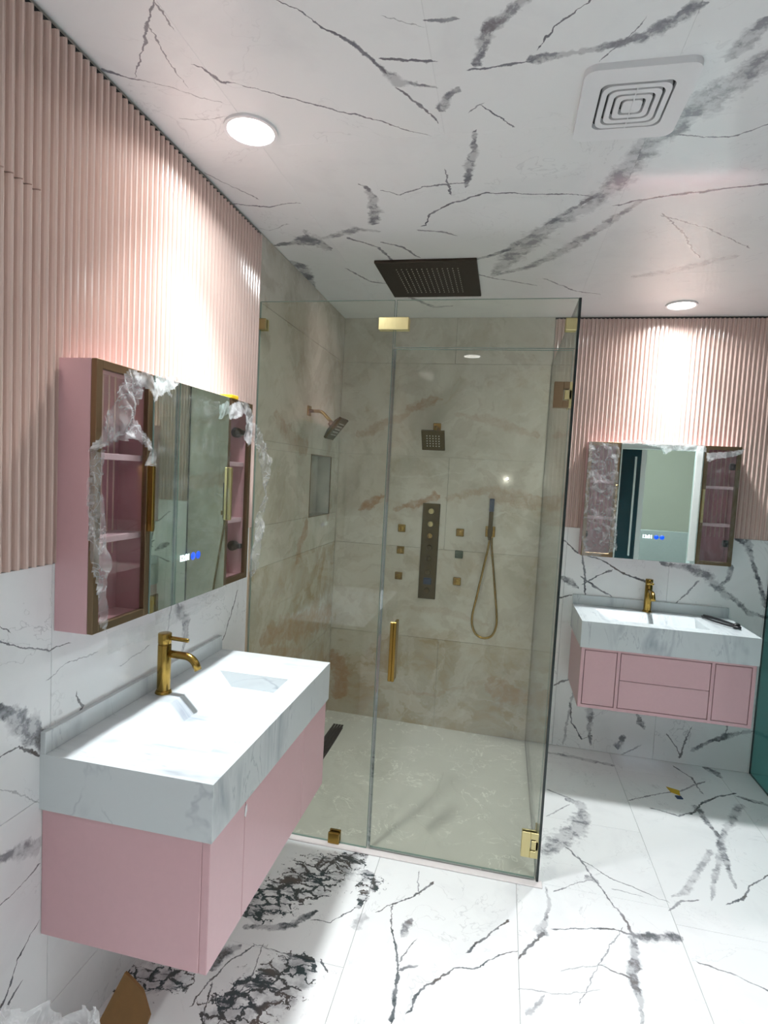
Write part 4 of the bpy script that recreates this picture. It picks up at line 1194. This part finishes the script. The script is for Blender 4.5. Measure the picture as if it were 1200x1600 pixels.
mirror_cabinet((1.5284, 0, 1.206), 0.0, 0.798, 0.662, 0.1082, 0.175, 0.612, 'far pink mirror cabinet with bronze framed doors above the far vanity on the back wall', GR)

# ------------------------------------------------------------------ shower fittings
def shower_head(loc, rz, label):
    s = empty('wall_shower_head', loc, rz, label=label, cat='shower head', group='square wall shower heads')
    b = MB(); b.box(-0.024, 0.024, -0.009, -0.0003, -0.027, 0.027, 0.002); b.build('wall_flange', M['brass'], s)
    pts = [(0, -0.006, 0)] + [(0, -0.055 - 0.05 * math.sin(math.radians(q)), -0.05 * (1 - math.cos(math.radians(q)))) for q in (0, 9, 18, 27, 36, 45)] + [(0, -0.137, -0.061)]
    b = MB(); b.tube(pts, 0.0095, 14); b.build('arm', M['brass'], s)
    mt = Matrix.Translation((0, -0.152, -0.083)) @ Matrix.Rotation(math.radians(-52), 4, 'X')
    b = MB()
    t = bmesh.new()
    bmesh.ops.create_cone(t, cap_ends=True, segments=4, radius1=0.098, radius2=0.045, depth=0.022)
    b._add(t, 0, mt @ Matrix.Translation((0, 0, 0.004)) @ Matrix.Rotation(math.radians(45), 4, 'Z'))
    b.box(-0.0695, 0.0695, -0.0695, 0.0695, -0.020, -0.0065, 0.002, mtx=mt)
    b.cyl(mt @ Vector((0, 0, 0.012)), mt @ Vector((0, 0, 0.038)), 0.019, 0.014, 16)
    hd = b.build('head', M['bronze'], s)
    b = MB()
    for i in range(5):
        for j in range(5):
            x, y = -0.036 + i * 0.018, -0.036 + j * 0.018
            b.box(x - 0.003, x + 0.003, y - 0.003, y + 0.003, -0.0225, -0.0195, mtx=mt)
    b.build('nozzles', M['rubber'], hd, kind='stuff')
shower_head((0, -0.613, 1.938), math.pi / 2, 'square bronze shower head on a bent arm on the left shower wall above the niche')
shower_head((0.632, 0, 1.925), 0.0, 'square dark bronze shower head on the back shower wall above the control panel')

cp = empty('shower_control_panel', (0.627, 0, 1.143), label='tall dark bronze shower control plate with a column of round buttons', cat='shower control')
b = MB(); b.box(-0.055, 0.055, -0.011, -0.0003, -0.305, 0.305, 0.002); b.build('plate', M['bronze'], cp)
for i, z in enumerate((1.399, 1.318, 1.244, 1.167, 1.097, 1.010, 0.892)):
    b = MB(); b.cyl((0, -0.010, z - 1.143), (0, -0.028 if i < 3 else -0.02, z - 1.143), 0.0175, 0.0165, 22, bev=0.0015)
    b.build('button', M['brass_light'] if i < 2 else M['brass'] if i < 3 else M['bronze'], cp)
b = MB(); b.box(-0.024, 0.024, -0.0195, -0.0105, -0.211, -0.169, 0.001); b.build('film_cover', M['blue_film'], cp, label='navy blue protective square')

for (x, z, lab, cov) in ((0.443, 1.278, 'upper square gold body jet left of the shower control plate', 0), (0.442, 1.137, 'middle square gold body jet left of the shower control plate', 0),
                         (0.439, 0.970, 'lower square gold body jet left of the shower control plate', 0), (0.815, 1.277, 'upper square gold body jet right of the shower control plate', 0),
                         (0.816, 1.139, 'middle body jet covered with dark green film right of the control plate', 1), (0.814, 0.967, 'lower square gold body jet right of the shower control plate', 0)):
    j = empty('body_jet', (x, 0, z), label=lab, cat='body jet', group='square body jets')
    b = MB(); b.box(-0.024, 0.024, -0.014, -0.0003, -0.024, 0.024, 0.0025); b.build('plate', M['green_film'] if cov else M['brass'], j)
    if not cov:
        b = MB(); b.cyl((0, -0.013, 0), (0, -0.023, 0), 0.017, 0.015, 18, bev=0.001); b.build('nozzle', M['brass'], j)

hb = empty('hand_shower_bracket', (1.0, 0, 1.296), label='square gold wall bracket holding the hand shower', cat='bracket')
b = MB(); b.box(-0.030, 0.030, -0.010, -0.0003, -0.033, 0.033, 0.002); b.build('wall_plate', M['brass'], hb)
b = MB(); b.box(-0.026, -0.0145, -0.044, -0.009, -0.014, 0.014, 0.002); b.box(0.0145, 0.026, -0.044, -0.009, -0.014, 0.014, 0.002); b.box(-0.026, 0.026, -0.0135, -0.009, -0.014, 0.014)
b.build('cradle', M['brass'], hb)
hs = empty('hand_shower', (1.0, -0.030, 1.296), label='slim dark bronze hand shower with a long looping hose on the back shower wall', cat='hand shower')
b = MB(); b.box(-0.0135, 0.0135, -0.0135, 0.0135, -0.035, 0.125, 0.002); b.box(-0.011, 0.011, -0.011, 0.011, -0.05, -0.03, 0.002); b.build('wand', M['bronze'], hs)
b = MB(); b.box(-0.0142, 0.0142, -0.0142, 0.0142, 0.126, 0.205, 0.002); b.build('film_wrap', M['blue_film'], hs, label='navy film around the top of the wand')
pts = []
ctl = [(-0.001, 0, -0.045), (-0.006, 0, -0.10), (-0.030, 0.003, -0.25), (-0.058, 0.006, -0.42), (-0.076, 0.008, -0.53), (-0.070, 0.008, -0.605), (-0.038, 0.008, -0.655), (0.010, 0.008, -0.668),
       (0.053, 0.008, -0.645), (0.074, 0.010, -0.585), (0.073, 0.010, -0.52), (0.055, 0.012, -0.38), (0.033, 0.015, -0.22), (0.016, 0.018, -0.10), (0.012, 0.019, -0.030)]
for i in range(len(ctl) - 1):
    p0, p1, p2, p3 = (Vector(ctl[max(0, min(len(ctl) - 1, i + q))]) for q in (-1, 0, 1, 2))
    for k in range(5):
        s = k / 5
        pts.append(0.5 * ((2 * p1) + (p2 - p0) * s + (2 * p0 - 5 * p1 + 4 * p2 - p3) * s * s + (3 * p1 - p0 - 3 * p2 + p3) * s ** 3))
pts.append(Vector(ctl[-1]))
b = MB(); b.tube(pts, [0.0068 + 0.0006 * (i % 2) for i in range(len(pts))], 10); b.build('hose', M['brass'], hs)

# ------------------------------------------------------------------ packing film
def inside(p, poly):
    r = False
    n = len(poly)
    for i in range(n):
        (x0, y0), (x1, y1) = poly[i], poly[(i + 1) % n]
        if (y0 > p[1]) != (y1 > p[1]) and p[0] < (x1 - x0) * (p[1] - y0) / (y1 - y0) + x0: r = not r
    return r

def sheet(name, polys, to3d, amp, mat, cell=0.005, seed=0, parent=None, **kw):
    """crumpled film: a fine net over an outline, creased with ridged noise; to3d(u, v, d) places it, d = distance out"""
    b = MB()
    for poly in polys:
        u0, u1 = min(p[0] for p in poly), max(p[0] for p in poly)
        v0, v1 = min(p[1] for p in poly), max(p[1] for p in poly)
        nu, nv = max(2, int((u1 - u0) / cell)), max(2, int((v1 - v0) / cell))
        idx, verts, faces = {}, [], []
        def vert(i, j):
            if (i, j) not in idx:
                u, v = u0 + (u1 - u0) * i / nu, v0 + (v1 - v0) * j / nv
                p = Vector((u * 11, v * 7, seed))
                jx = mnoise.noise(Vector((u * 60, v * 60, seed + 9))) * cell * 0.6
                jy = mnoise.noise(Vector((u * 60, v * 60, seed + 19))) * cell * 0.6
                d = amp * (abs(mnoise.noise(p)) * 1.3 + 0.5 * abs(mnoise.noise(p * 2.7 + Vector((3, 1, 0)))) + 0.25 * abs(mnoise.noise(p * 6.1)))
                idx[(i, j)] = len(verts)
                verts.append(to3d(u + jx, v + jy, d))
            return idx[(i, j)]
        for i in range(nu):
            for j in range(nv):
                c = (u0 + (u1 - u0) * (i + .5) / nu, v0 + (v1 - v0) * (j + .5) / nv)
                if inside(c, poly):
                    faces.append((vert(i, j), vert(i + 1, j), vert(i + 1, j + 1), vert(i, j + 1)))
        b.mesh(verts, faces, smooth=True)
    return b.build(name, mat, parent, **kw)

XF = 0.1255
left3 = lambda u, v, d: (XF + d, u, v)
right3 = lambda u, v, d: (u, -0.1255 - d, v)
FG = 'torn clear packing film on the mirror cabinets'
sheet('packing_film', [FILM['flap']], left3, 0.035, M['film'], seed=1, label='torn clear film flap hanging over the near door of the left mirror cabinet', cat='plastic film', group=FG)
sheet('packing_film', [FILM['tail']], left3, 0.022, M['film'], seed=5, label='narrow crumpled film tail down the near edge of the left mirror cabinet', cat='plastic film', group=FG)
sheet('packing_film', [FILM['topstrip'], FILM['topmirror']], left3, 0.022, M['film_milky'], seed=8, cell=0.004, label='milky bunched film over the top of the left mirror', cat='plastic film', group=FG)
sheet('packing_film', [FILM['farknot']], left3, 0.022, M['film_milky'], seed=12, cell=0.004, label='white knotted film at the top of the far door of the left mirror cabinet', cat='plastic film', group=FG)
sheet('packing_film', [FILM['fartail']], left3, 0.03, M['film'], seed=15, cell=0.004, label='long clear film strip dangling past the far edge of the left mirror cabinet', cat='plastic film', group=FG)
sheet('packing_film', [FILM['mirror']], left3, 0.010, M['film_thin'], seed=18, cell=0.008, label='clear wrinkled film stretched over the left mirror glass', cat='plastic film', group=FG)
sheet('packing_film', [FILM['under']], lambda u, v, d: (0.08 + d, u, v), 0.02, M['film_thin'], seed=20, cell=0.007, label='loose clear film hanging below the left mirror cabinet', cat='plastic film', group=FG)
sheet('packing_film', [FILM['r_left']], right3, 0.016, M['film'], seed=24, label='crinkled clear film over the left door of the far mirror cabinet', cat='plastic film', group=FG)
sheet('packing_film', [FILM['r_top']], right3, 0.010, M['film_milky'], seed=28, cell=0.004, label='milky film strip along the top of the far mirror', cat='plastic film', group=FG)
sheet('packing_film', [FILM['r_right']], right3, 0.012, M['film_milky'], seed=31, cell=0.004, label='milky film strip across the top of the right door of the far mirror cabinet', cat='plastic film', group=FG)
b = MB(); b.box(2.096, 2.132, -0.1195, -0.1118, 1.222, 1.862, 0.003)
b.build('foam_strip', M['foam'], label='white foam packing strip down the right edge of the far mirror', cat='packing foam')
sheet('packing_film', [FILM['r_rdoor']], right3, 0.014, M['film_thin'], seed=36, label='clear film over the right door of the far mirror cabinet', cat='plastic film', group=FG)

b = MB(); b.box(0.060, 0.1115, -1.705, -1.655, 1.8555, 1.8685, 0.002)
b.build('tape_scrap', M['yellow'], label='small yellow tape scrap on top of the near mirror cabinet', cat='tape')

# ------------------------------------------------------------------ loose things
cab_pts = []
ax_, ay_ = Vector((0.43, -0.90)).normalized(), Vector((0.90, 0.43)).normalized()
for i in range(38):
    a = 2 * math.pi * i / 26 + 0.4
    q = Vector((2.268, -0.195)) + ax_ * 0.125 * math.cos(a) + ay_ * (0.034 - 0.010 * i / 38) * math.sin(a)
    cab_pts.append((q.x, q.y, RT + 0.0075 + 0.008 * (i / 38)))
b = MB(); b.tube(cab_pts, 0.0055, 10); b.tube([(2.30, -0.285, RT + 0.014), (2.325, -0.275, RT + 0.016), (2.33, -0.24, RT + 0.012)], 0.012, 10)
b.build('cable_loop', M['black'], label='flat loop of black cable lying on the far marble counter', cat='cable')
b = MB(); b.prism([(2.035, -0.315), (2.095, -0.335), (2.085, -0.385), (2.045, -0.365)], 0.0005, 0.0035)
b.build('tape_scrap', M['yellow'], label='small yellow scrap on the floor before the far vanity', cat='tape')
b = MB(); b.prism([(2.055, -0.40), (2.085, -0.395), (2.09, -0.42), (2.06, -0.425)], 0.0005, 0.006)
b.build('blue_scrap', M['navy'], label='tiny dark blue scrap beside the yellow scrap on the floor', cat='litter')

# cardboard and a white bag on the floor at the near left, mostly below the frame
b = MB()
mt = Matrix.Translation((0.155, -2.50, -0.036)) @ Matrix.Rotation(math.radians(-14), 4, 'X') @ Matrix.Rotation(math.radians(12), 4, 'Y')
t = [(-0.075, 0.04), (0.085, 0.04), (0.092, 0.375), (0.055, 0.415), (0.025, 0.425), (-0.004, 0.432)]
b.prism(t, -0.004, 0.004, mtx=mt @ Matrix.Rotation(math.radians(90), 4, 'X'))
b.build('cardboard_sheet', M['card'], label='brown cardboard offcut standing on the floor beside the near vanity', cat='cardboard')
def bag3(u, v, d): return (u, -2.66 - d + 0.03 * math.sin(u * 25), v)
sheet('plastic_bag', [BAG], bag3, 0.05, M['film_milky'], cell=0.008, seed=50, label='crumpled white plastic bag on the floor at the near left corner', cat='bag')
